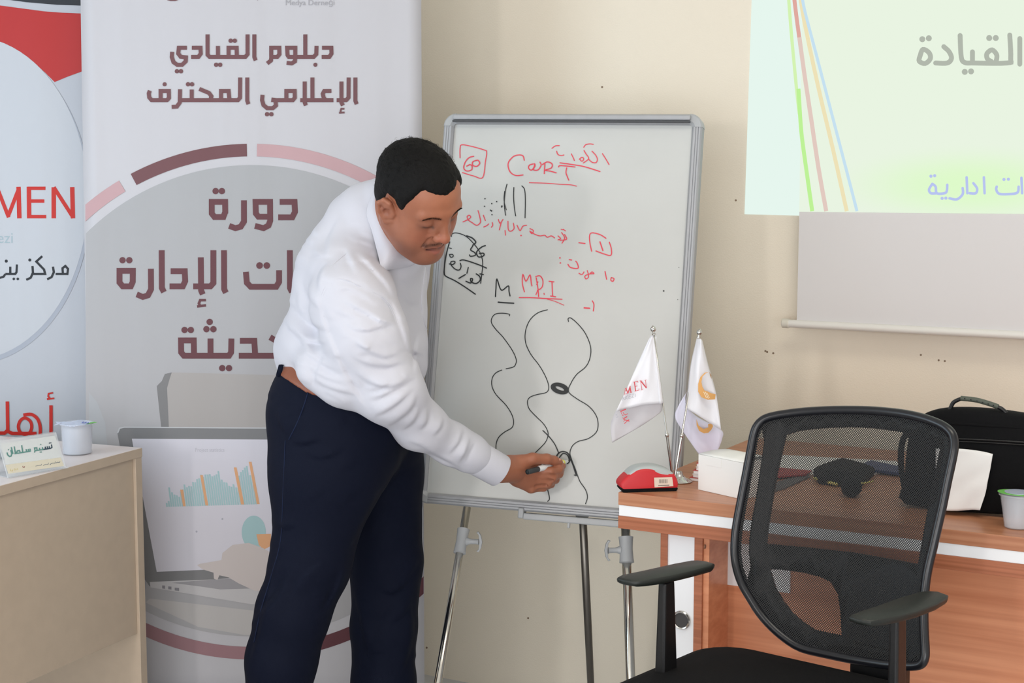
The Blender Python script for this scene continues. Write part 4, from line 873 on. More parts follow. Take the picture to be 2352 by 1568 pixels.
# spine bracket down to the seat, seat, arms, base
box('spine_bracket',cq(.035,.232,.40),XC,YC,Z,.115,.03,.155,black_m,CH,.008)
box('spine_arm',cq(.04,-.02,.415),XC,YC,Z,.09,.25,.03,black_m,CH,.008)
def rrect(w_,d_,r,n=6):
    o=[]
    for sx,sy,a0 in ((1,1,0),(-1,1,90),(-1,-1,180),(1,-1,270)):
        for a in np.linspace(a0,a0+90,n): o.append((sx*(w_-r)+r*math.cos(math.radians(a)),sy*(d_-r)+r*math.sin(math.radians(a))))
    return o
def pad(name,w_,d_,r,lv,m,cx_=0,cy_=0):
    bm=bmesh.new(); rows=[]
    for z,ins in lv: rows.append([bm.verts.new(cq(cx_+x,cy_+y,z)) for x,y in rrect(w_-ins,d_-ins,max(r-ins*.5,.01))])
    n=len(rows[0])
    for p_,q_ in zip(rows[:-1],rows[1:]):
        for i in range(n): bm.faces.new((p_[i],p_[(i+1)%n],q_[(i+1)%n],q_[i]))
    bm.faces.new(rows[0][::-1]); bm.faces.new(rows[-1]); return autosmooth(bmobj(name,bm,m,CH),60)
pad('seat',.245,.235,.09,[(.448,.02),(.452,.004),(.47,0),(.495,.002),(.508,.012),(.516,.035),(.520,.08),(.521,.15)],darkfab,-.01,-.02)
pad('seat_pan',.22,.21,.07,[(.43,.03),(.447,.0)],black_m,-.01,-.02)
armm=mat('armrest_black',(27,31,28),.45,bump=.15,bscale=600)
def armpad(pts,ztop,th):
    P_=[atz(x,y,ztop) for x,y in pts]; P_=[np.array(p) for p in P_]; n=len(P_); c_=sum(P_)/n
    bm=bmesh.new(); rows=[]
    for dz,s in ((0,.94),(-.0015,.985),(-.004,1.0),(-.009,.99),(-.012,.95),(-.014,.85)):
        rows.append([bm.verts.new(c_+(p-c_)*s+Z*dz) for p in P_])
    for p_,q_ in zip(rows[:-1],rows[1:]):
        for i in range(n): bm.faces.new((p_[i],p_[(i+1)%n],q_[(i+1)%n],q_[i]))
    bm.faces.new(rows[0]); bm.faces.new(rows[-1]); return autosmooth(bmobj('armrest_pad',bm,armm,CH),50),c_
c6=.29762
s6=lambda l:[(x*c6+940,y*c6+1140) for x,y in l]
_,ac1=armpad(s6([(1602,620),(1625,606),(1680,596),(1850,560),(2050,515),(2190,489),(2240,487),(2300,494),(2358,512),(2345,530),(2200,568),(2050,604),(1900,632),(1800,646),(1740,650),(1640,634)]),.707,.02)
_,ac2=armpad([(x*c5+1660,y*c5+880) for x,y in [(662,1214),(700,1198),(800,1166),(920,1122),(1040,1087),(1080,1082),(1130,1085),(1182,1104),(1176,1118),(1120,1152),(1020,1190),(920,1216),(840,1232),(775,1240),(700,1228)]],.707,.02)
def post(pxs,zc,Yc_):
    v=[]
    for (xa,xb,z) in pxs:
        pass
def armpost(c_,xl0,xr0,xl1,xr1):
    # tapered blade post, from under the pad to below the seat
    y_=c_[1]; a=[]
    zt_,zb_=.687,.470
    pyt,pyb=1335,1570
    top=[np.array([CAM[0]+ray(x,pyt)[0]/ray(x,pyt)[1]*y_,y_,zt_]) for x in (xl0,xr0)]
    bot=[np.array([CAM[0]+ray(x,pyb)[0]/ray(x,pyb)[1]*y_,y_,zb_]) for x in (xl1,xr1)]
    d_=YC*.028; s_=XC*.014
    def sec(L_,R_):
        m_=(L_+R_)/2; h=(R_-L_)[0]/2
        # plan section: blade with width along the chair axis
        k=h/(abs(YC[0])*1+abs(XC[0])*.5)
        return [m_+YC*k-XC*k*.5,m_+YC*k+XC*k*.5,m_-YC*k+XC*k*.5,m_-YC*k-XC*k*.5]
    A,B_=sec(*top),sec(*bot)
    o=mesh('armrest_post',A+B_,[(0,1,2,3),(7,6,5,4),(0,4,5,1),(1,5,6,2),(2,6,7,3),(3,7,4,0)],black_m,CH); bm=bmesh.new(); bm.from_mesh(o.data); bmesh.ops.recalc_face_normals(bm,faces=bm.faces[:]); bm.to_mesh(o.data); bm.free(); mod_bevel(o,.005,3); return (bot[0]+bot[1])/2
m1=armpost(ac1,1510,1552,1499,1560); m2=armpost(ac2,2041,2088,2034,2090)
for m_ in (m1,m2):
    e_=CO+(m_-CO)*.25; e_[2]=.44; tube('armrest_bracket',[m_+Z*.012,m_*.6+e_*.4+Z*(.44-.47)*.5,e_],.016,black_m,CH,12,sq=(1,.7))
lathe('gas_lift',cq(0,0,FZ+.09),Z,[(.028,0),(.028,.24),(.02,.245),(.014,.25),(.014,.44)],black_m,CH,24)
for k in range(5):
    a=math.radians(72*k+20); d_=XC*math.cos(a)+YC*math.sin(a); q0=cq(0,0,FZ+.10)
    o=tube('base_spoke',[q0,q0+d_*.15-Z*.01,q0+d_*.30-Z*.03],[.026,.02,.014],black_m,CH,10)
    w_=q0+d_*.30; w_[2]=FZ+.026; sd_=np.cross(d_,Z)
    lathe('caster',w_-sd_*.022,sd_,[(.02,0),(.026,.003),(.026,.018),(.018,.02),(.018,.024),(.026,.026),(.026,.041),(.02,.044)],black_m,o,20)

# ------------------------------------------------------------------ the man: signed-distance sculpting, meshed with surface nets
f32=np.float32
class Prim:
    def __init__(s,kind,k,op='+',**a): s.kind=kind;s.k=k;s.op=op;s.a=a
    def bbox(s):
        a=s.a
        if s.kind=='cone': r=max(a['r0'],a['r1']); lo=np.minimum(a['p'],a['q'])-r; hi=np.maximum(a['p'],a['q'])+r
        elif s.kind=='ell':
            e=np.sqrt(((a['M']*a['r'][None,:])**2).sum(1)); lo=a['c']-e;hi=a['c']+e
        elif s.kind=='half': return None
        m=max(s.k,.004)+.012; return lo-m,hi+m
    def d(s,P):
        a=s.a
        if s.kind=='cone':
            p,q=a['p'].astype(f32),a['q'].astype(f32); v=q-p; L=float(v@v)+1e-9; w=P-p
            t=np.clip((w@v)/f32(L),0,1); w=w-t[...,None]*v
            return np.sqrt((w*w).sum(-1))-(f32(a['r0'])+t*f32(a['r1']-a['r0']))
        if s.kind=='ell':
            w=(P-a['c'].astype(f32))@a['M'].astype(f32); r=a['r'].astype(f32)
            k0=np.sqrt(((w/r)**2).sum(-1)); k1=np.sqrt(((w/(r*r))**2).sum(-1))+1e-9
            return k0*(k0-1)/k1
        if s.kind=='half': return (P-a['p'].astype(f32))@a['n'].astype(f32)
def smin(a,b,k):
    if k<=0: return np.minimum(a,b)
    h=np.maximum(k-np.abs(a-b),0)/k; return np.minimum(a,b)-h*h*(k*.25)
def apply(F,d,pr):
    if pr.op=='+': return smin(F,d,pr.k)
    return -smin(-F,d,pr.k)
def evalp(prims,P):
    F=np.full(P.shape[:-1],1.,f32)
    for pr in prims:
        F=apply(F,pr.d(P),pr)
    return F
def grid_eval(prims,ax):
    X,Y,Zz=ax; F=np.full((len(X),len(Y),len(Zz)),1.,f32)
    for pr in prims:
        bb=pr.bbox()
        if bb is None: sl=[slice(0,len(a)) for a in ax]
        else: sl=[slice(np.searchsorted(a,bb[0][i]),np.searchsorted(a,bb[1][i])) for i,a in enumerate(ax)]
        if any(s.stop-s.start<1 for s in sl): continue
        P=np.stack(np.meshgrid(X[sl[0]],Y[sl[1]],Zz[sl[2]],indexing='ij'),-1).astype(f32)
        F[sl[0],sl[1],sl[2]]=apply(F[sl[0],sl[1],sl[2]],pr.d(P),pr)
    return F
def nets(F,ax):
    S=F<0; n=F.shape; cn=(n[0]-1,n[1]-1,n[2]-1); acc=[];ids=[];quads=[]
    stride=(cn[1]*cn[2],cn[2],1)
    for a in range(3):
        s0=[slice(None)]*3;s1=[slice(None)]*3; s0[a]=slice(0,-1);s1[a]=slice(1,None)
        I=np.argwhere(S[tuple(s0)]!=S[tuple(s1)]); J=I.copy();J[:,a]+=1
        f0=F[I[:,0],I[:,1],I[:,2]];f1=F[J[:,0],J[:,1],J[:,2]];t=f0/(f0-f1)
        P=np.stack([ax[i][I[:,i]] for i in range(3)],1).astype(float); P[:,a]+=t*(ax[a][J[:,a]]-ax[a][I[:,a]])
        b,c=(a+1)%3,(a+2)%3; ok=(I[:,b]>0)&(I[:,c]>0)&(I[:,b]<cn[b])&(I[:,c]<cn[c])
        I=I[ok];P=P[ok];sg=f0[ok]<0; cs=[]
        for db,dc in ((0,0),(-1,0),(-1,-1),(0,-1)):
            K=I.copy();K[:,b]+=db;K[:,c]+=dc; cid=K[:,0]*stride[0]+K[:,1]*stride[1]+K[:,2]; cs.append(cid); ids.append(cid); acc.append(P)
        q=np.stack(cs,1); q[~sg]=q[~sg][:,::-1]; quads.append(q)
    ids=np.concatenate(ids);acc=np.concatenate(acc); u,inv=np.unique(ids,return_inverse=True)
    cnt=np.bincount(inv); V=np.stack([np.bincount(inv,acc[:,i])/cnt for i in range(3)],1)
    Q=np.searchsorted(u,np.concatenate(quads)); return V,Q
def fastmesh(name,V,Q,m,parent,it=2,fac=.5):
    me=bpy.data.meshes.new(name); me.vertices.add(len(V)); me.vertices.foreach_set('co',V.astype(f32).ravel())
    me.loops.add(Q.size); me.loops.foreach_set('vertex_index',Q.astype(np.int32).ravel())
    me.polygons.add(len(Q)); me.polygons.foreach_set('loop_start',np.arange(0,Q.size,4,dtype=np.int32)); me.polygons.foreach_set('loop_total',np.full(len(Q),4,np.int32))
    me.update(calc_edges=True); me.validate()
    E_=np.empty(len(me.edges)*2,np.int32); me.edges.foreach_get('vertices',E_); E_=E_.reshape(-1,2); n=len(V); V=V.copy()
    deg=np.bincount(E_.ravel(),minlength=n)
    for i in range(it):
        A=np.stack([np.bincount(E_[:,0],V[E_[:,1],k],n)+np.bincount(E_[:,1],V[E_[:,0],k],n) for k in range(3)],1)/np.maximum(deg,1)[:,None]; V+=(A-V)*fac
    me.vertices.foreach_set('co',V.astype(f32).ravel()); me.polygons.foreach_set('use_smooth',np.ones(len(Q),bool)); me.update()
    o=link(name,me,m,parent); return o,V
def axes(lo,hi,h): return [np.arange(lo[i],hi[i],h) for i in range(3)]
def W_(px,py,Y): return at(px,py,Y)
def cone(a,b,k=.02,op='+'):
    return Prim('cone',k,op,p=W_(*a[:3]),q=W_(*b[:3]),r0=a[3]*a[2]/3590.,r1=b[3]*b[2]/3590.)
def chain(pts,k=.02,op='+'): return [cone(a,b,k,op) for a,b in zip(pts[:-1],pts[1:])]
def surfY(prims,px,py,lo=3.1,hi=4.15,n=500):
    d=ray(px,py); Ys=np.linspace(lo,hi,n); P=(CAM[None]+d[None]*(Ys/d[1])[:,None]).astype(f32); F=evalp(prims,P); i=np.argmax(F<0)
    return float(Ys[i]) if F[i]<0 else None

MAN=thing('person','man in white shirt and navy trousers bending to write on the whiteboard','person',(W_(760,1500,3.6)[0],3.6,FZ))
# ---------------- shirt
torso=[]
torso+=chain([(905,462,3.56,58),(868,530,3.61,112),(812,640,3.60,124),(795,790,3.60,149)],.05)
torso+=[cone((722,812,3.63,88),(750,800,3.55,80),.05)]
torso+=[cone((880,640,3.70,100),(884,830,3.68,98),.05)]
torso+=[cone((738,846,3.452,58),(795,872,3.432,58),.04),cone((795,872,3.432,58),(880,900,3.43,56),.04)]
torso+=[cone((905,560,3.80,70),(800,700,3.80,100),.05)]
sleeve=chain([(800,632,3.50,84),(812,690,3.445,92),(842,778,3.415,90),(896,893,3.42,73),(962,975,3.51,56),(1035,1018,3.59,45),(1080,1040,3.622,40),(1106,1056,3.64,33)],.03)
far=chain([(930,590,3.85,62),(915,760,3.93,52),(885,930,3.93,42)],.03)
shirt=torso+sleeve+far
ss,sx0,sy0=.33800,600,600
def folds(prims,lines,default_r=8):
    out=[]
    for ln in lines:
        sgn,r,dep,pts=ln; P_=catmull([(x*ss+sx0,y*ss+sy0) for x,y in pts],3); q=[]
        for x,y in P_:
            Y=surfY(prims,x,y)
            if Y is None: continue
            q.append((x,y,Y))
        n=len(q)
        for i in range(n-1):
            t0=min(i,n-1-i)/max(1,(n-1)/2.); t1=min(i+1,n-2-i)/max(1,(n-1)/2.); w0=.35+.65*min(1,1.4*max(t0,0)); w1=.35+.65*min(1,1.4*max(t1,0))
            r_=r
            if sgn>0: # ridge: centre inside, sticking out by dep
                A=(q[i][0],q[i][1],q[i][2]+(r_-dep*w0)*.001,r_);B=(q[i+1][0],q[i+1][1],q[i+1][2]+(r_-dep*w1)*.001,r_)
                out.append(cone(A,B,.012))
            else:
                A=(q[i][0],q[i][1],q[i][2]-(r_-dep*w0)*.001,r_);B=(q[i+1][0],q[i+1][1],q[i+1][2]-(r_-dep*w1)*.001,r_)
                out.append(cone(A,B,.009,'-'))
    return out

def foldmap(lines,x0,y0,x1,y1,sc_=1.,ox=0,oy=0):
    """height field (metres) over the garment's front, from creases: (A mm, w px, [pts]); the bulge lies on the left of the stroke, the crease on its right"""
    X,Y=np.meshgrid(np.arange(x0,x1,2.),np.arange(y0,y1,2.)); D=np.zeros_like(X)
    for A,w,pts in lines:
        P_=np.array(catmull([(x*sc_+ox,y*sc_+oy) for x,y in pts],5)); seg_=np.linalg.norm(np.diff(P_,axis=0),axis=1); cum=np.concatenate([[0],np.cumsum(seg_)]); L_=cum[-1]
        m=(X>P_[:,0].min()-4*w)&(X<P_[:,0].max()+4*w)&(Y>P_[:,1].min()-4*w)&(Y<P_[:,1].max()+4*w)
        if not m.any(): continue
        x,y=X[m],Y[m]; best=np.full(x.shape,1e9); sd=np.zeros_like(x); tt_=np.zeros_like(x)
        for k in range(len(P_)-1):
            a,b_=P_[k],P_[k+1]; v=b_-a; L2=v@v+1e-9; t=np.clip(((x-a[0])*v[0]+(y-a[1])*v[1])/L2,0,1); dx=x-a[0]-t*v[0]; dy=y-a[1]-t*v[1]; d2=np.hypot(dx,dy)
            c_=(v[0]*(y-a[1])-v[1]*(x-a[0])); u=d2<best; best[u]=d2[u]; sd[u]=np.sign(c_[u])*d2[u]; tt_[u]=(cum[k]+t[u]*seg_[k])/L_
        taper=np.clip(np.minimum(tt_,1-tt_)*3.2,0,1)**.8*np.exp(-np.clip(best-2.5*w,0,None)/w); s=sd/w
        prof=np.where(s<0,np.exp(s*.75)*np.tanh(-s*2.2),-.75*np.exp(-s*1.4)*(1-np.tanh(s*.0))*np.tanh(s*3+.35))
        D[m]+=A*.0017*prof*taper
    return X,Y,D
def disp_of(P,fm):
    X,Y,D=fm; z=(P[...,1]*cp-(P[...,2]-CAMZ)*sp); px_=1176+FPX*P[...,0]/z; py_=784-FPX*(P[...,1]*sp+(P[...,2]-CAMZ)*cp)/z
    i=np.clip((px_-X[0,0])/2.,0,X.shape[1]-1.001); j=np.clip((py_-Y[0,0])/2.,0,X.shape[0]-1.001); i0=i.astype(int); j0=j.astype(int); a=i-i0; b_=j-j0
    return (D[j0,i0]*(1-a)*(1-b_)+D[j0,i0+1]*a*(1-b_)+D[j0+1,i0]*(1-a)*b_+D[j0+1,i0+1]*a*b_).astype(f32)
Fo=lambda A,w,*p:(A,w,list(p))
SF=[Fo(2.2,10,(462,134),(520,120),(580,128),(660,163),(760,210),(850,262),(905,345),(932,440)),
 Fo(4.5,12,(545,270),(620,310),(720,360),(800,405),(900,425)),Fo(5,11,(570,440),(640,470),(720,478),(800,455),(915,440)),Fo(4,10,(760,400),(830,425),(905,428)),
 Fo(4.5,13,(620,540),(700,600),(780,640),(860,655),(965,615)),Fo(4.5,13,(610,640),(690,690),(780,715),(880,715),(995,680)),
 Fo(6,14,(640,760),(740,830),(860,858),(950,830),(1020,770)),Fo(6,13,(725,945),(810,925),(900,880),(980,835),(1050,790)),Fo(4,10,(700,880),(790,870),(900,820)),
 Fo(5.5,12,(760,1060),(860,1015),(950,950),(1035,865)),Fo(4.5,11,(860,1125),(960,1060),(1030,990),(1058,905)),Fo(4,9,(960,1150),(1040,1090),(1080,1000)),
 Fo(5,10,(1080,1150),(1130,1085),(1135,1000)),Fo(4,9,(1170,1190),(1225,1130),(1240,1060)),Fo(4.5,8,(1280,1310),(1350,1225),(1375,1130)),Fo(5.5,8,(1345,1375),(1390,1300),(1425,1200)),
 Fo(4,7,(1385,1370),(1410,1300),(1450,1225)),Fo(5,8,(1130,1290),(1220,1335),(1350,1405)),Fo(4,7,(1200,1370),(1270,1400),(1350,1412)),Fo(3.5,8,(1000,1225),(1090,1260),(1180,1320)),
 Fo(3.2,15,(780,1080),(680,930),(580,760),(490,560),(430,400),(400,280),(412,190)),
 Fo(5,14,(200,430),(260,510),(340,550),(450,560)),Fo(5,14,(190,280),(300,400),(380,450),(480,475)),Fo(4,14,(250,590),(330,650),(430,710),(560,775)),Fo(4.5,13,(340,800),(430,850),(530,885),(660,915)),
 Fo(5,12,(145,380),(190,460),(250,520),(320,620)),Fo(5,9,(450,10),(400,70),(380,150),(395,210)),Fo(3.5,11,(280,120),(330,260),(410,340)),Fo(3.5,12,(290,690),(400,780),(600,850)),Fo(3.5,12,(240,200),(250,320),(330,380)),
 Fo(1.8,7,(1120,-20),(1100,150),(1088,280),(1105,400),(1138,480)),Fo(3.5,14,(880,250),(950,450),(1010,640)),Fo(3.5,13,(1075,480),(1045,600),(1040,760)),Fo(4,12,(640,-60),(720,20),(830,140),(900,240)),
 Fo(3,14,(480,230),(580,195),(700,245),(800,320)),Fo(3,14,(470,330),(560,370),(680,400)),Fo(3.5,16,(300,-350),(240,-250),(200,-100)),Fo(3.5,16,(520,-300),(450,-150),(430,-20)),Fo(3,12,(560,-100),(600,0),(640,90)),
 Fo(3,9,(640,560),(720,600),(760,560)),Fo(3,9,(420,640),(370,760),(370,860))]
rs_=np.random.RandomState(3)
for _ in range(55):   # small soft wrinkles, roughly across the sleeve and along the pull of the cloth
    x,y=rs_.uniform(150,1050),rs_.uniform(-250,1000); a=rs_.uniform(-.1,.75); L0=rs_.uniform(60,150); SF.append((rs_.uniform(1.,2.1),rs_.uniform(7,13),[(x,y),(x+L0*.5*math.cos(a),y+L0*.5*math.sin(a)+rs_.uniform(-8,8)),(x+L0*math.cos(a),y+L0*math.sin(a))]))
fmS=foldmap(SF,580,380,1200,1150,ss,sx0,sy0)
shirt_all=shirt
# cuff end: cut and hollow
cA,cB=W_(1167,1047,3.66),W_(1129,1113,3.66); axis=W_(1150,1084,3.665)-W_(1104,1054,3.62); axis/=np.linalg.norm(axis)
cut=Prim('half',.0,'-',p=np.array(W_(1126,1068,3.65)),n=-axis) # placeholder plane; sleeve ends inside the cuff
def sl_cut(p,n,k=.0): 
    class H(Prim): pass
    return Prim('half',k,'-',p=np.array(p),n=np.array(n))
neckhole=[Prim('cone',.01,'-',p=W_(960,500,3.50),q=W_(905,500,3.57),r0=.075,r1=.030)]
lo=np.array([-.60,3.2,.58]); hi=np.array([.02,4.08,1.50])
AX=axes(lo,hi,.0036); Fg=grid_eval(shirt_all,AX)
Pc=np.stack(np.meshgrid(*AX,indexing='ij'),-1).astype(f32)
# end plane of the sleeve
e=((Pc-W_(1112,1060,3.645).astype(f32))@(axis.astype(f32)))
Fg=np.where((Pc[...,0]>-.12)&(Pc[...,1]<3.8),np.maximum(Fg,e),Fg)
# light cloth unevenness
nz=.0012*np.sin(Pc[...,0]*61+Pc[...,2]*37)*np.sin(Pc[...,2]*53-Pc[...,1]*29); Fg=Fg+nz.astype(f32)-disp_of(Pc,fmS)
for pr in neckhole: Fg=apply(Fg,pr.d(Pc),pr)
del Pc,e,nz
V,Q=nets(Fg,AX); shirtm=mat('shirt_cotton',(207,207,216),.85,spec=.2,sheen=.0,bump=.12,bscale=900)
SH,_=fastmesh('shirt',V,Q,shirtm,MAN,4)
# cuff: hollow slightly flared tube
ca_,cb_=W_(1084,1044,3.630),W_(1148.5,1080.5,3.662); dC=(cb_-ca_); LC=np.linalg.norm(dC); dC/=LC
xx,yy,_=frame_of(dC); bm=bmesh.new(); rows=[]
for h,r in ((0,.034),(.0,.0405),(.003,.0415),(.03,.0408),(LC-.002,.0398),(LC,.0392),(LC,.0370),(LC-.03,.0370),(LC-.031,.02)):
    rows.append([bm.verts.new(ca_+dC*h+(xx*math.cos(a)*1.0+yy*math.sin(a))*r*(1+.02*math.sin(3*a))) for a in np.linspace(0,2*math.pi,41)[:-1]])
for p_,q_ in zip(rows[:-1],rows[1:]):
    for i in range(40): bm.faces.new((p_[i],p_[(i+1)%40],q_[(i+1)%40],q_[i]))
autosmooth(bmobj('cuff',bm,shirtm,MAN),50)
for h in (.004,LC-.006):
    pass
# raised seams of the shirt, following the cloth
def Dat(fm,x,y):
    X,Y,D=fm; return float(D[int(np.clip((y-Y[0,0])/2,0,D.shape[0]-1)),int(np.clip((x-X[0,0])/2,0,D.shape[1]-1))])
def seam(name,prims,fm,pts,r,m,sc_=ss,ox=sx0,oy=sy0,out=.0):
    P_=catmull([(x*sc_+ox,y*sc_+oy) for x,y in pts],6); q=[]
    for x,y in P_:
        Y=surfY(prims,x,y,3.2,3.9,350)
        if Y: q.append((x,y,Y-Dat(fm,x,y)-out))
    if len(q)<4: return
    ys=smooth1([v[2] for v in q],2); tube(name,[at(v[0],v[1],y) for v,y in zip(q,ys)],r,m,MAN,8)
def smooth1(v,n=6):
    v=np.array(v,float)
    for _ in range(n): v[1:-1]=(v[:-2]+2*v[1:-1]+v[2:])/4
    return v
seam('armhole_seam',shirt,fmS,[(400,330),(402,260),(425,190),(470,134),(520,120),(580,128),(660,163),(760,210),(850,262),(905,345),(930,430)],.0011,shirtm)
seam('armhole_seam',shirt,fmS,[(410,335),(414,262),(436,198),(478,144),(522,131),(578,139),(655,174),(752,221),(842,272),(894,350),(919,432)],.0006,shirtm)
seam('yoke_seam',shirt,fmS,[(620,-90),(560,-40),(490,20),(450,70)],.0009,shirtm)
seam('placket_edge',shirt,fmS,[(1118,20),(1100,150),(1088,280),(1105,400),(1130,470)],.0014,shirtm)
# ---------------- trousers
tr=[]
tr+=[cone((772,955,3.57,150),(855,985,3.69,118),.05)]
tr+=[cone((762,930,3.575,140),(780,1000,3.57,148),.04)]
tr+=chain([(762,985,3.56,140),(750,1085,3.54,130),(713,1290,3.51,90),(671,1410,3.49,84),(647,1510,3.49,80),(612,1850,3.52,70)],.03)
tr+=chain([(868,985,3.70,108),(868,1085,3.74,104),(888,1290,3.77,83),(882,1440,3.77,77),(881,1568,3.77,74),(872,1850,3.78,68)],.02)

pf=lambda l:[(x*.5534+560,y*.5534+700) for x,y in l]; sf_=lambda l:[(x*ss+sx0,y*ss+sy0) for x,y in l]
TF=[(2,7,sf_([(185,1215),(245,1095),(288,985),(318,885)])),(4,12,sf_([(90,1000),(120,1100),(175,1200)])),(4,10,sf_([(200,1235),(300,1245),(410,1210)])),(2,8,sf_([(40,890),(50,930),(75,948)])),
 (5,14,pf([(190,1105),(130,1190),(70,1260),(20,1330)])),(4,12,pf([(170,1160),(120,1230),(60,1290)])),(4,14,pf([(100,1200),(60,1350),(20,1490)])),(4,14,pf([(440,1010),(500,900),(570,760)])),(4,16,pf([(410,1080),(380,1170),(330,1270)])),
 (4,12,pf([(560,1180),(620,1200),(690,1140)])),(4,14,pf([(450,1170),(480,1300),(520,1490)])),(1.6,6,pf([(170,560),(160,800),(150,980),(110,1130),(40,1400)])),(3.5,14,pf([(640,1560),(700,1400),(695,1200)])),(3,12,pf([(580,790),(640,690),(660,590)])),
 (3,12,pf([(110,900),(150,930),(230,920)])),(3,10,pf([(250,620),(330,640),(420,600)])),(3,12,pf([(330,1060),(250,1120),(190,1220)])),(3,12,pf([(600,1330),(660,1290),(700,1230)])),(1.5,5,sf_([(315,885),(290,980),(250,1090),(190,1210)]))]
for _ in range(26):
    x,y=rs_.uniform(600,940),rs_.uniform(950,1560); a=rs_.uniform(-1.2,.5); L0=rs_.uniform(30,70); TF.append((rs_.uniform(1.,2.),rs_.uniform(9,15),[(x,y),(x+L0*.5*math.cos(a),y+L0*.5*math.sin(a)+4),(x+L0*math.cos(a),y+L0*math.sin(a))]))
fmT=foldmap(TF,540,800,1000,1600)
lo=np.array([-.66,3.25,FZ]); hi=np.array([-.14,3.97,1.14]); AX=axes(lo,hi,.0048); Fg=grid_eval(tr,AX)
Pc=np.stack(np.meshgrid(*AX,indexing='ij'),-1).astype(f32); Fg=Fg-disp_of(Pc,fmT)
def lineplane(a,b_):
    n_=np.cross(ray(*a),ray(*b_)); n_/=np.linalg.norm(n_); n_*=np.sign(n_[2]); return n_.astype(f32)
n1_,n2_=lineplane((626,842),(705,894)),lineplane((705,894),(850,946)); Pq=Pc-CAM.astype(f32)
dL=np.minimum(Pq@n1_,Pq@n2_); del Pq; Fp=np.maximum(Fg,dL); Fp=np.maximum(Fp,(FZ+.055)-Pc[...,2])
V,Q=nets(Fp,AX); navy=mat('navy_wool',(9,15,33),.75,spec=.14,bump=.15,bscale=900)
TR,_=fastmesh('trousers',V,Q,navy,MAN,2)
Fb=np.maximum(np.maximum(Fg-.003,dL-.034),-(dL+.008)); V,Q=nets(Fb,AX); BE,_=fastmesh('belt',V,Q,mat('brown_leather',(136,78,54),.45,bump=.1,bscale=200),MAN,4)
seamm=mat('navy_seam',(22,32,58),.8,spec=.2)
seam('pocket_edge',tr,fmT,[(318,890),(290,980),(245,1095),(187,1212)],.0014,seamm,out=.0014)
seam('side_seam',tr,fmT,[(172,562),(162,800),(152,980),(112,1130),(70,1270),(42,1400)],.0012,seamm,.5534,560,700,.0014)
# belt loop
Yb_=surfY(tr,641,862)-.008
for (xa,ya,xb,yb) in ((641,832,640,862),):
    tube('belt_loop',catmull([W_(646,838,Yb_+.006),W_(644,846,Yb_-.002),W_(641,856,Yb_-.002),W_(639,864,Yb_+.004)],4),.006,navy,MAN,8,sq=(1,.35))
del Pc,Fg,Fp,Fb,dL
# shoes
for (x,Y,dx_) in ((612,3.52,.10),(872,3.78,.10)):
    b_=W_(x,1850,Y); bx_,by_=b_[0],b_[1]
    sh=[Prim('cone',.02,p=np.array([bx_-.04,by_,FZ+.05]),q=np.array([bx_+.09,by_-.03,FZ+.045]),r0=.046,r1=.045),Prim('cone',.02,p=np.array([bx_+.09,by_-.03,FZ+.04]),q=np.array([bx_+.17,by_-.05,FZ+.032]),r0=.043,r1=.030),Prim('cone',.02,p=np.array([bx_-.03,by_,FZ+.06]),q=np.array([bx_-.01,by_,FZ+.12]),r0=.045,r1=.042)]
    AX=axes(np.array([bx_-.12,by_-.14,FZ+.001]),np.array([bx_+.25,by_+.09,FZ+.2]),.006); Fs=grid_eval(sh,AX); Pz=AX[2][None,None,:]; Fs=np.maximum(Fs,(FZ+.004)-Pz)
    V,Q=nets(Fs.astype(f32),AX); fastmesh('shoe',V,Q,mat('shoe_leather',(30,26,26),.35),MAN,1)
# ---------------- head (local frame: f forward, l to his left, u up) placed by a fit to the face landmarks
HM=np.array([[.59154876,.76609978,.25131889],[-.51643457,.59939459,-.61157295],[-.61916508,.23198546,.75021154]])
HS=1.06816*1.045; HT=CAM+(np.array([-.19884802,3.30839294,1.38503862])-CAM)*1.045
def hw(p): return HT+HM@(np.array(p,float)*HS)
Pm=hw((.09,0,-.05)); HT=Pm+(HT-Pm)*.935+np.array([-.004,0,.004]); HS*=.935
def hc(a,b,ra,rb,k=.01,op='+'): return Prim('cone',k,op,p=hw(a),q=hw(b),r0=ra*HS,r1=rb*HS)
def he(c_,r,k=.015,op='+',R_=None):
    M=HM if R_ is None else HM@R_
    return Prim('ell',k,op,c=hw(c_),r=np.array(r)*HS,M=M)
def rotl(a): a=math.radians(a);return np.array([[math.cos(a),0,math.sin(a)],[0,1,0],[-math.sin(a),0,math.cos(a)]])
hd=[he((-.014,0,.050),(.096,.077,.074)),he((.030,0,.046),(.058,.064,.056),.02),he((.040,0,-.012),(.045,.060,.070),.03),he((.0,0,-.02),(.05,.064,.06),.03)]
for s in (-1,1):
    hd+=[he((.052,s*.036,-.012),(.027,.025,.030),.02),hc((-.005,s*.055,-.038),(.066,s*.018,-.084),.020,.018,.035)]
    hd+=[he((.045,s*.040,-.045),(.028,.022,.030),.025)]
hd+=[he((.078,0,-.082),(.017,.022,.015),.02),he((.066,0,-.047),(.028,.030,.034),.02),he((.035,0,-.085),(.045,.045,.022),.03)]
for s in (-1,1):
    hd+=[hc((.086,s*.010,.040),(.072,s*.046,.038),.0085,.008,.014)]
for s in (-1,1): hd+=[he((.094,s*.031,.019),(.017,.020,.013),.012,'-')]
for s in (-1,1): hd+=[he((.0715,s*.031,.019),(.0150,.0170,.0135),.005)]
hd+=[hc((.088,0,.032),(.105,0,-.006),.0075,.0088,.010),he((.1065,0,-.012),(.0120,.0115,.0105),.008)]
for s in (-1,1): hd+=[hc((.086,s*.009,.022),(.086,s*.017,-.012),.0085,.0095,.010)]
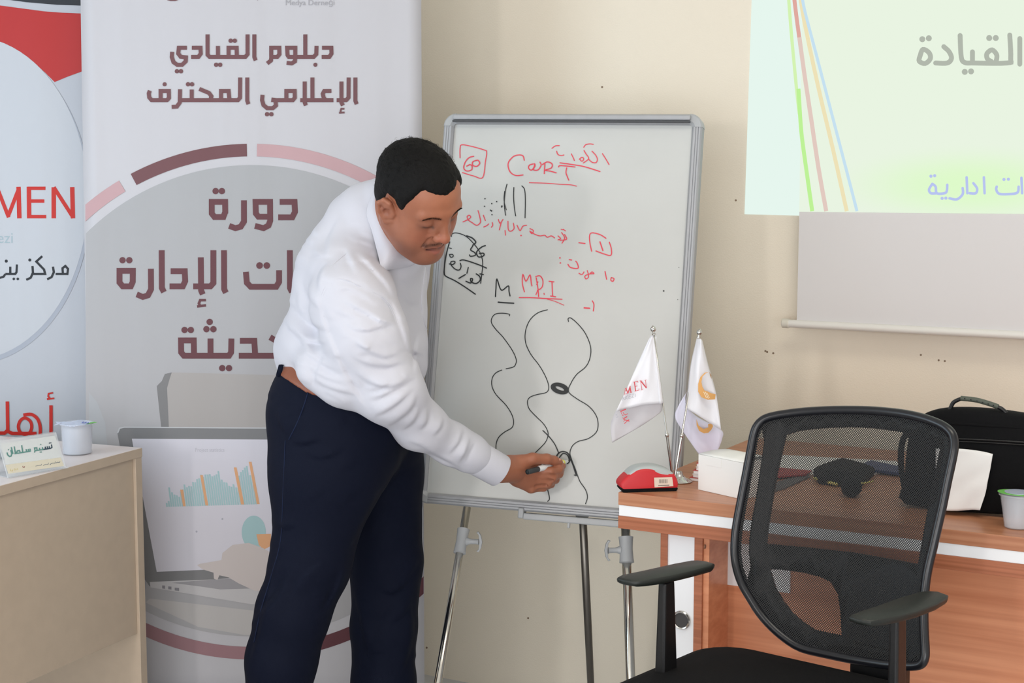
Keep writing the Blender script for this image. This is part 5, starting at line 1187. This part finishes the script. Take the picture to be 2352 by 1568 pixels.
for s in (-1,1): hd+=[he((.096,s*.0130,-.0155),(.0105,.0075,.0085),.005),he((.0995,s*.0066,-.0255),(.0045,.0035,.004),.003,'-')]
hd+=[he((.086,0,-.030),(.012,.014,.012),.01)]
for s in (-1,1):
    hd+=[hc((.094,s*.004,-.0420),(.0805,s*.023,-.0500),.0050,.0026,.005),hc((.0920,s*.003,-.0600),(.0795,s*.020,-.0548),.0070,.0034,.005)]
for s in (-1,1): hd+=[hc((.0990,s*.001,-.0505),(.0850,s*.0225,-.0522),.0046,.0018,.003,'-')]
for s in (-1,1):  # eyelid crease and lash line
    hd+=[hc((.0885,s*.024,.0265),(.0835,s*.044,.0255),.0022,.0018,.003,'-'),hc((.0885,s*.024,.0115),(.0840,s*.043,.0120),.0020,.0016,.003,'-')]
for s in (-1,1):  # nasolabial fold
    hd+=[hc((.090,s*.0195,-.012),(.080,s*.031,-.044),.0024,.0018,.006,'-')]
# ears
ev=lambda p:(p[0]*.88+.009,p[1],p[2]*.88-.003)
for s in (-1,1):
    for (a,b,ra,rb) in (((.006,s*.070,.010),(-.004,s*.0815,.034),.0055,.0055),((-.004,s*.0815,.034),(-.018,s*.088,.036),.0055,.0055),((-.018,s*.088,.036),(-.029,s*.091,.020),.0055,.0055),((-.029,s*.091,.020),(-.024,s*.087,-.004),.0055,.005),((-.024,s*.087,-.004),(-.008,s*.0765,-.026),.005,.0065),((-.008,s*.0765,-.026),(.003,s*.071,-.018),.0065,.005),
        ((-.012,s*.080,.024),(-.018,s*.083,.008),.005,.0045),((-.018,s*.083,.008),(-.008,s*.078,-.012),.0045,.0045),((.006,s*.071,.006),(.005,s*.072,-.004),.0055,.0045)):
        hd.append(hc(ev(a),ev(b),ra*.9,rb*.9,.004))
    hd+=[he(ev((-.012,s*.074,.006)),(.016,.006,.023),.004),he(ev((-.016,s*.081,.026)),(.014,.008,.011),.005),he(ev((-.006,s*.083,.004)),(.008,.006,.009),.003,'-')]
# neck, hidden trunk, arms, legs as one surface with the head
body=hd+[hc((-.030,0,-.010),(-.055,.01,-.085),.056,.060,.03),Prim('cone',.04,p=hw((-.055,.01,-.085)),q=W_(880,540,3.58),r0=.062,r1=.085)]
body+=[Prim('cone',.03,p=hw((.0,0,-.07)),q=W_(905,560,3.60),r0=.05,r1=.07)]
sk=lambda ch,d: [(x,y,Y,r-d) for x,y,Y,r in ch]
body+=chain(sk([(868,535,3.61,112),(812,640,3.61,124),(800,790,3.62,140),(790,930,3.62,140)],22),.04)
body+=chain(sk([(800,640,3.50,84),(842,778,3.43,88),(896,893,3.43,73),(962,975,3.515,56),(1040,1021,3.60,45)],27),.02)
body+=chain([(1040,1021,3.60,27),(1104,1054,3.64,28),(1148,1078,3.665,28)],.02)
body+=chain(sk([(930,600,3.83,60),(915,760,3.91,50),(885,925,3.92,42)],18),.03)
body+=chain([(885,925,3.92,26),(872,985,3.905,22)],.02)+[cone((872,985,3.905,24),(868,1030,3.90,20),.01)]
for i in range(4): body+=chain([(850+i*11,1040,3.89+.004*i,8.5),(850+i*11,1075,3.885,8),(852+i*11,1100,3.88,7)],.006)
body+=chain([(852,1000,3.90,9),(842,1040,3.885,8),(846,1062,3.88,7)],.008)
body+=chain(sk([(755,1000,3.56,135),(750,1085,3.54,130),(713,1290,3.51,90),(671,1410,3.49,84),(647,1510,3.49,80),(612,1850,3.52,70)],24),.03)
body+=chain(sk([(868,1000,3.70,105),(868,1085,3.74,104),(888,1290,3.77,83),(881,1568,3.77,74),(872,1850,3.78,68)],22),.02)
# hand (pixels of the photograph, depth in metres)
HY=3.725
body+=[cone((1148,1078,3.66,28),(1172,1077,3.69,27),.015),cone((1170,1077,3.69,26),(1196,1082,3.715,25),.02)]
body+=chain([(1165,1066,3.695,18),(1196,1062,3.70,15.5),(1224,1053.5,3.705,13.5)],.012)           # thumb side
body+=chain([(1222,1054,3.705,13.5),(1256,1053.5,3.722,11.5)],.008)+chain([(1256,1053.5,3.722,11.5),(1272,1057,3.735,10.3),(1285,1060.5,3.745,8.2)],.006)
mcp=[(1229,1079,3.728,14.5),(1231,1095,3.728,14.0),(1228,1110,3.731,12.5),(1220,1121,3.738,10.5)]
for (x,y,Y,r) in mcp: body+=[cone((1180,1080,3.715,22),(x,y,Y,r),.014)]
body+=[cone((1190,1098,3.73,20),(1215,1112,3.74,14),.014)]
body+=chain([mcp[0],(1264,1084,3.722,11.2)],.007)+chain([(1264,1084,3.722,11.2),(1283,1078,3.742,9.8),(1292,1070,3.765,8.0)],.005)
body+=chain([mcp[1],(1267,1097,3.728,11.2)],.006)+chain([(1267,1097,3.728,11.2),(1284,1088,3.752,9.6),(1289,1079,3.772,8.0)],.004)
body+=chain([mcp[2],(1259,1109,3.735,10.6)],.005)+chain([(1259,1109,3.735,10.6),(1276,1101,3.758,9.2),(1276,1092,3.775,8.0)],.004)
body+=chain([mcp[3],(1248,1119,3.745,9.4)],.005)+chain([(1248,1119,3.745,9.4),(1266,1112,3.765,8.2),(1266,1104,3.778,7.2)],.004)
body+=[cone((1228,1079,3.725,14),(1228,1079,3.722,14),.006),cone((1219,1122,3.730,9.5),(1221,1123,3.728,9.5),.005)]
# grooves between the fingers
body+=[cone((1240,1089,3.700,5),(1275,1093,3.715,4),.006,'-'),cone((1236,1104,3.708,5),(1268,1104,3.720,4),.006,'-'),cone((1232,1117,3.718,4),(1255,1114,3.728,3.5),.005,'-')]
# rectilinear grid, fine around head and hand
def nonuni(lo,hi,fine,h,H):
    out=[lo]
    while out[-1]<hi:
        x=out[-1]; out.append(x+(h if any(a-.002<=x<=b for a,b in fine) else H))
    return np.array(out)
hlo=np.min([hw((a,b,c)) for a in (-.115,.122) for b in (-.095,.095) for c in (-.11,.135)],0); hhi=np.max([hw((a,b,c)) for a in (-.115,.122) for b in (-.095,.095) for c in (-.11,.135)],0)
ha,hb_=W_(1140,1140,3.78),W_(1305,1040,3.69)
h_=.0019
AXx=nonuni(-.64,.14,[(hlo[0],hhi[0]),(ha[0],hb_[0]+.01)],h_,.008); AXy=nonuni(3.15,4.02,[(hlo[1],hhi[1]-.06),(3.66,3.81)],h_,.008); AXz=nonuni(FZ+.05,1.55,[(hlo[2],hhi[2]),(ha[2]-.005,hb_[2]+.01)],h_,.010)
AX=[AXx,AXy,AXz]; Fg=grid_eval(body,AX); V,Q=nets(Fg,AX)
skin=bpy.data.materials.new('skin'); skin.use_nodes=True; nt=skin.node_tree; b=nt.nodes['Principled BSDF']
va=nt.nodes.new('ShaderNodeAttribute'); va.attribute_name='skin_colour'
tn=nt.nodes.new('ShaderNodeTexNoise'); tn.inputs['Scale'].default_value=55; tn.inputs['Detail'].default_value=4; tc=nt.nodes.new('ShaderNodeTexCoord'); nt.links.new(tc.outputs['Object'],tn.inputs[0])
mr=nt.nodes.new('ShaderNodeMapRange'); mr.inputs[3].default_value=.90; mr.inputs[4].default_value=1.10; nt.links.new(tn.outputs[0],mr.inputs[0])
mx=nt.nodes.new('ShaderNodeVectorMath'); mx.operation='SCALE'; nt.links.new(va.outputs['Color'],mx.inputs[0]); nt.links.new(mr.outputs[0],mx.inputs[3]); nt.links.new(mx.outputs[0],b.inputs['Base Color'])
b.inputs['Roughness'].default_value=.48; b.inputs['Subsurface Weight'].default_value=.12; b.inputs['Subsurface Radius'].default_value=(.012,.005,.003); b.inputs['Subsurface Scale'].default_value=.6
tn2=nt.nodes.new('ShaderNodeTexNoise'); tn2.inputs['Scale'].default_value=420; nt.links.new(tc.outputs['Object'],tn2.inputs[0]); bp=nt.nodes.new('ShaderNodeBump'); bp.inputs['Strength'].default_value=.12; bp.inputs['Distance'].default_value=.001; nt.links.new(tn2.outputs[0],bp.inputs['Height']); nt.links.new(bp.outputs[0],b.inputs['Normal'])
BO,V=fastmesh('body',V,Q,skin,MAN,2,.45); BO['label']='brown skin of head, neck and hands'
# colour of skin, lips, stubble, lashes, plus shade painted into eye sockets and hollows
L_=((V-HT)@HM)/HS; f_,l_,u_=L_[:,0],np.abs(L_[:,1]),L_[:,2]
col=np.tile(np.array(lin((160,100,74))[:3]),(len(V),1))
def blend(c_,w_): 
    global col
    w_=np.clip(w_,0,1)[:,None]; col=col*(1-w_)+np.array(lin(c_)[:3])*w_
def seg(a,b):   # distance in the head frame to a mirrored segment
    a=np.array(a);b=np.array(b);P=np.stack([f_,l_,u_],1);v=b-a;t=np.clip(((P-a)@v)/(v@v),0,1);return np.linalg.norm(P-a-t[:,None]*v,axis=1)
head=(u_>-.14)&(f_>-.12)&(l_<.1)
G_=lambda d,r:np.exp(-(d/r)**2)*head
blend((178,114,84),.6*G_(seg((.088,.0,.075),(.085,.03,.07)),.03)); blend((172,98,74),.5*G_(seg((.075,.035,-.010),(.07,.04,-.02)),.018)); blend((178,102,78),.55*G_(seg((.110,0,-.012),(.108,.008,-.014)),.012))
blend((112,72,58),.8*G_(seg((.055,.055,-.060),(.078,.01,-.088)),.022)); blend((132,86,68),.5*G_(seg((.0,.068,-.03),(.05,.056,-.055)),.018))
blend((70,46,40),.85*G_(seg((.094,.004,-.034),(.082,.026,-.043)),.0066)); blend((116,76,62),.55*G_(seg((.086,.0,-.072),(.082,.006,-.074)),.010))
blend((126,62,58),.9*G_(seg((.096,.004,-.0440),(.083,.021,-.0500)),.0040)); blend((158,86,78),.9*G_(seg((.096,.003,-.0585),(.083,.018,-.0550)),.0055)); blend((36,16,16),1.0*G_(seg((.098,.0,-.0505),(.086,.022,-.0522)),.0034))
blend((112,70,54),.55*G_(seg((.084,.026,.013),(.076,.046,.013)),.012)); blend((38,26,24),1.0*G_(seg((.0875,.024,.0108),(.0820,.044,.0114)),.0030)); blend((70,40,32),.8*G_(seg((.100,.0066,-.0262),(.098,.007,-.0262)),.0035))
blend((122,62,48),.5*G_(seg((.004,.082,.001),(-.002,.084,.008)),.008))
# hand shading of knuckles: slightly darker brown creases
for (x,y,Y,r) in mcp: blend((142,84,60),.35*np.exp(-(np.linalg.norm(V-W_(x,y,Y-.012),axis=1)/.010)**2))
at_=BO.data.color_attributes.new('skin_colour','FLOAT_COLOR','POINT'); at_.data.foreach_set('color',np.concatenate([col,np.ones((len(col),1))],1).astype(f32).ravel())
del Fg
# thumb nail, index nail
nail=mat('fingernail',(200,140,120),.3)
tnp=Prim('ell',0,c=W_(1283,1055.5,3.7375),r=np.array([.0075,.005,.0035]),M=np.eye(3)); AX=axes(tnp.a['c']-.012,tnp.a['c']+.012,.0012); V2,Q2=nets(tnp.d(np.stack(np.meshgrid(*AX,indexing='ij'),-1).astype(f32)),AX); fastmesh('thumbnail',V2,Q2,nail,MAN,2)
# ---------------- hair: inflated scalp limited by the hairline
hair=[he((-.013,0,.050),(.100,.083,.081),.015),he((.030,0,.053),(.061,.070,.057),.02),he((-.035,0,.0),(.072,.077,.062),.02)]
AX=axes(hlo-.03,hhi+.03,.0024); Fh=grid_eval(hair,AX); Pc=np.stack(np.meshgrid(*AX,indexing='ij'),-1).astype(f32)
Lc=((Pc-HT.astype(f32))@HM.astype(f32))/f32(HS); f2,l2,u2=Lc[...,0],np.abs(Lc[...,1]),Lc[...,2]
# height of the hairline as a function of f (front-back), with a temple recess
xs=[-.13,-.06,-.040,-.024,-.014,.010,.018,.026,.034,.041,.050,.062,.075,.12]
ys=[-.055,-.050,-.030,.008,.030,.032,.018,.002,.004,.046,.070,.080,.086,.086]
hb2=np.interp(f2,xs,ys); hb2=hb2+.016*np.exp(-((l2-.045)/.012)**2)*(f2>.040)-.006*np.exp(-(l2/.018)**2)*(f2>.05)
noise=.0022*np.sin(Lc[...,0]*260+5*np.sin(Lc[...,1]*140))*np.sin(Lc[...,1]*230+3*np.sin(Lc[...,2]*180))*np.sin(Lc[...,2]*210+1)
Fh=Fh-noise.astype(f32)*.7*np.clip((u2-.02)*30,0,1)
# side and nape hair thin towards the hairline
dh=(u2-hb2); thin=.0095*np.exp(-np.clip(dh,0,1)/.014); side=np.clip((.06-u2)/.06,0,1)*.004
Fh=np.maximum(Fh+thin+side,-dh*.7); 
V,Q=nets(Fh.astype(f32),AX); hairm=mat('black_hair',(12,11,11),.7,spec=.2,bump=.6,bscale=420,stretch=(1,1,1))
HA,V=fastmesh('hair',V,Q,hairm,MAN,1)
# short strands standing off the hair
nrm=np.zeros((len(V),3)); e1_=V[Q[:,1]]-V[Q[:,0]]; e2_=V[Q[:,3]]-V[Q[:,0]]; fn=np.cross(e1_,e2_)
for k in range(4): np.add.at(nrm,Q[:,k],fn)
nrm/=np.linalg.norm(nrm,axis=1)[:,None]+1e-9; Lh=((V-HT)@HM)/HS
out_=V-hw((-.01,0,.03)); good=np.where(((out_*nrm).sum(1)>.05)&(Lh[:,2]>.0))[0]; pick=rng.choice(good,5000)
sv=[];sf=[]
for i in pick:      # short hairs lying close
    n_=nrm[i]; r_=rng.normal(size=3)*.5; d_=n_*.18+r_+HM@np.array([-.35,0,-.1]); d_/=np.linalg.norm(d_); ln=rng.uniform(.002,.0045); s_=np.cross(d_,rng.normal(size=3)); s_/=np.linalg.norm(s_); wd=.00028
    p=V[i]-n_*.0008; k=len(sv); sv+=[p-s_*wd,p+s_*wd,p+d_*ln]; sf+=[(k,k+1,k+2)]
crown=np.where(((out_*nrm).sum(1)>.05)&(Lh[:,2]>.075)&(Lh[:,0]<.015))[0]
for i in rng.choice(crown,420):   # loose curls on the crown
    n_=nrm[i]; r_=rng.normal(size=3)*.5; d_=n_+r_; d_/=np.linalg.norm(d_); b_=np.cross(d_,rng.normal(size=3)); b_/=np.linalg.norm(b_); s_=np.cross(d_,b_); wd=.00022; ln=rng.uniform(.006,.012); p=V[i]-n_*.0008; prev=None
    for t in np.linspace(0,1,6):
        a=t*3.6; q=p+d_*ln*math.sin(a)/2.2+b_*ln*(1-math.cos(a))/2.4; k=len(sv); sv+=[q-s_*wd,q+s_*wd]
        if prev is not None: sf.append((prev,prev+1,k+1,k))
        prev=k
st=mesh('hair_strands',sv,sf,mat('strand_black',(16,15,15),.8,spec=.1),MAN); st['kind']='stuff'
# eyebrows and moustache: many short hairs snapped to the skin along the face direction
hp=[p for p in hd]
def facehair(name,pts,dirs,ln,wd):
    P=np.array(pts); T=np.linspace(.125,.055,90); R_=np.stack([np.stack([np.full(len(P),t),P[:,0],P[:,1]],1) for t in T],1)
    Wd=(HT+(R_.reshape(-1,3)*HS)@HM.T).reshape(R_.shape); F=evalp(hp,Wd.astype(f32)); j=np.argmax(F<0,axis=1); v=[];f_=[]
    for i in range(len(P)):
        p=Wd[i,j[i]]-HM[:,0]*.0003; d_=HM@np.array(dirs[i]); d_/=np.linalg.norm(d_); sd=np.cross(d_,HM[:,0]); sd/=np.linalg.norm(sd)+1e-9; k=len(v); l=ln*rng.uniform(.7,1.2)
        v+=[p-sd*wd,p+sd*wd,p+d_*l]; f_+=[(k,k+1,k+2)]
    o=mesh(name,v,f_,MATS['strand_black'],MAN); o['kind']='stuff'
pt=[];dr=[]
for s in (-1,1):
    for i in range(700):
        t=rng.rand(); pt.append((s*(.012+.037*t),.0365+.0060*math.sin(t*2.7)-.004*t*t+rng.normal()*.0017*(1-.5*t))); dr.append((.12,s*1.0,.55-.9*t+rng.normal()*.15))
facehair('eyebrow_hairs',pt,dr,.0050,.00022)
pt=[];dr=[]
for s in (-1,1):
    for i in range(560):
        t=rng.rand(); pt.append((s*(.0015+.026*t),-.0335-.0075*t*t+rng.normal()*.0020)); dr.append((.25,s*.55,-1+rng.normal()*.2))
facehair('moustache_hairs',pt,dr,.0032,.00018)
# ---------------- collar: leaf laid on the shirt and round the neck
cr=.33163; K=lambda l:[(x*cr+600,y*cr+280) for x,y in l]
top_=K([(835,395),(812,450),(815,520),(838,620),(872,730),(920,820),(985,890),(1040,925),(1100,965)])
bot_=K([(800,440),(745,560),(728,640),(750,720),(775,800),(800,880),(818,960),(832,1032),(1015,1003)])
bot_=K([(808,420),(752,540),(728,640),(762,745),(790,850),(812,940),(832,1032),(930,1018),(1030,1000)])
tt=catmull(top_,5); bb_=catmull(bot_[:7],5)+catmull(bot_[6:],6)[1:]
def resample(p,n):
    p=np.array(p); s=np.concatenate([[0],np.cumsum(np.linalg.norm(np.diff(p,axis=0),axis=1))]); t=np.linspace(0,s[-1],n); return np.stack([np.interp(t,s,p[:,i]) for i in (0,1)],1)
def fixed(p,n,ks):
    return resample(p,n)
NA=36; A_=resample(tt,NA); B1_=resample(catmull(bot_[:7],6),27); B2_=resample(bot_[6:],10)[1:]; B_=np.concatenate([B1_,B2_])
base_pr=shirt+body[:60]; Yt=[];Yb2=[]
for i in range(NA):
    y=surfY(shirt_all+hd+body[len(hd):len(hd)+3],A_[i][0]-1.5,A_[i][1]+1,3.1,3.9,300); Yt.append(y if y else 3.5)
    y=surfY(shirt_all,B_[i][0],B_[i][1],3.1,3.9,300); Yb2.append(y if y else 3.55)
def smooth1(v,n=6):
    v=np.array(v)
    for _ in range(n): v[1:-1]=(v[:-2]+2*v[1:-1]+v[2:])/4
    return v
Yb2=smooth1(Yb2,8)-.009
# neck edge: between the skin and the shirt, standing up
nk=[surfY(shirt_all,A_[i][0]-22,A_[i][1]+14,3.1,3.9,300) or 3.5 for i in range(NA)]
Yt=smooth1(np.minimum(np.array(nk)-.012,Yb2+.03),8)
bm=bmesh.new(); rows=[]
M_=9
for j in range(M_):
    t=j/(M_-1); rows.append([bm.verts.new(at(A_[i][0]*(1-t)+B_[i][0]*t,A_[i][1]*(1-t)+B_[i][1]*t,Yt[i]*(1-t)+Yb2[i]*t-.007*math.sin(math.pi*min(1,t*1.15)))) for i in range(NA)])
# inner stand turning down inside the neck
inn=[bm.verts.new(at(A_[i][0]+7,A_[i][1]+5,Yt[i]+.030)) for i in range(NA)]
rows=[inn]+rows
for p_,q_ in zip(rows[:-1],rows[1:]):
    for i in range(NA-1): bm.faces.new((p_[i],p_[i+1],q_[i+1],q_[i]))
o=bmobj('collar',bm,shirtm,MAN,True); s=o.modifiers.new('s','SOLIDIFY'); s.thickness=.0022; s.offset=0
ss_=o.modifiers.new('sub','SUBSURF'); ss_.levels=1; ss_.render_levels=1
# far collar leaf
bm=bmesh.new(); fc=K([(1030,945),(1075,955),(1120,985),(1110,1010),(1075,1015),(1040,985)]); Yf_=3.60
fr=[bm.verts.new(at(x,y,Yf_+.0*i)) for i,(x,y) in enumerate(fc)]; bm.faces.new(fr); o=bmobj('collar',bm,shirtm,MAN,True); s=o.modifiers.new('s','SOLIDIFY'); s.thickness=.003
# ---------------- marker in the hand
tip=boardP.hit(1307,1058,.001); rear=W_(1211,1083.5,3.662); dm=rear-tip; LM=np.linalg.norm(dm); dm/=LM
MK=thing('board_marker','white whiteboard marker with black cap held in the writing hand','marker',tip)
lathe('marker_tip',tip,dm,[(.0008,0),(.0022,.003),(.0024,.008)],blk_ink,MK,16)
lathe('marker_neck',tip+dm*.006,dm,[(.0028,0),(.0040,.003),(.0048,.014),(.0062,.018),(.0062,.022)],mat('marker_white',(226,230,232),.35),MK,20)
lathe('marker_band',tip+dm*.026,dm,[(.0070,0),(.0072,.001),(.0072,.006),(.0070,.007)],mat('marker_yellow',(226,220,110),.4),MK,20)
lathe('marker_barrel',tip+dm*.032,dm,[(.0062,0),(.0072,.002),(.0074,LM-.080),(.0068,LM-.075)],mat('marker_barrel_white',(232,234,236),.3),MK,24)
lathe('marker_cap',tip+dm*(LM-.050),dm,[(.0068,0),(.0070,.001),(.0068,.030),(.0064,.049),(.0054,.050),(.0050,.046),(.0005,.045)],mat('marker_cap_black',(44,50,54),.4),MK,24)

# ------------------------------------------------------------------ bring everything to real size, floor at z = 0
KS=.75/(.75-FZ)
for o in list(COL.objects):
    if o.parent is None:
        o.matrix_basis=Matrix.Scale(KS,4)@Matrix.Translation((0,0,-FZ))@o.matrix_basis
        if o.type=='CAMERA': o.scale=(1,1,1)
        if o.type=='LIGHT': o.data.energy*=KS*KS
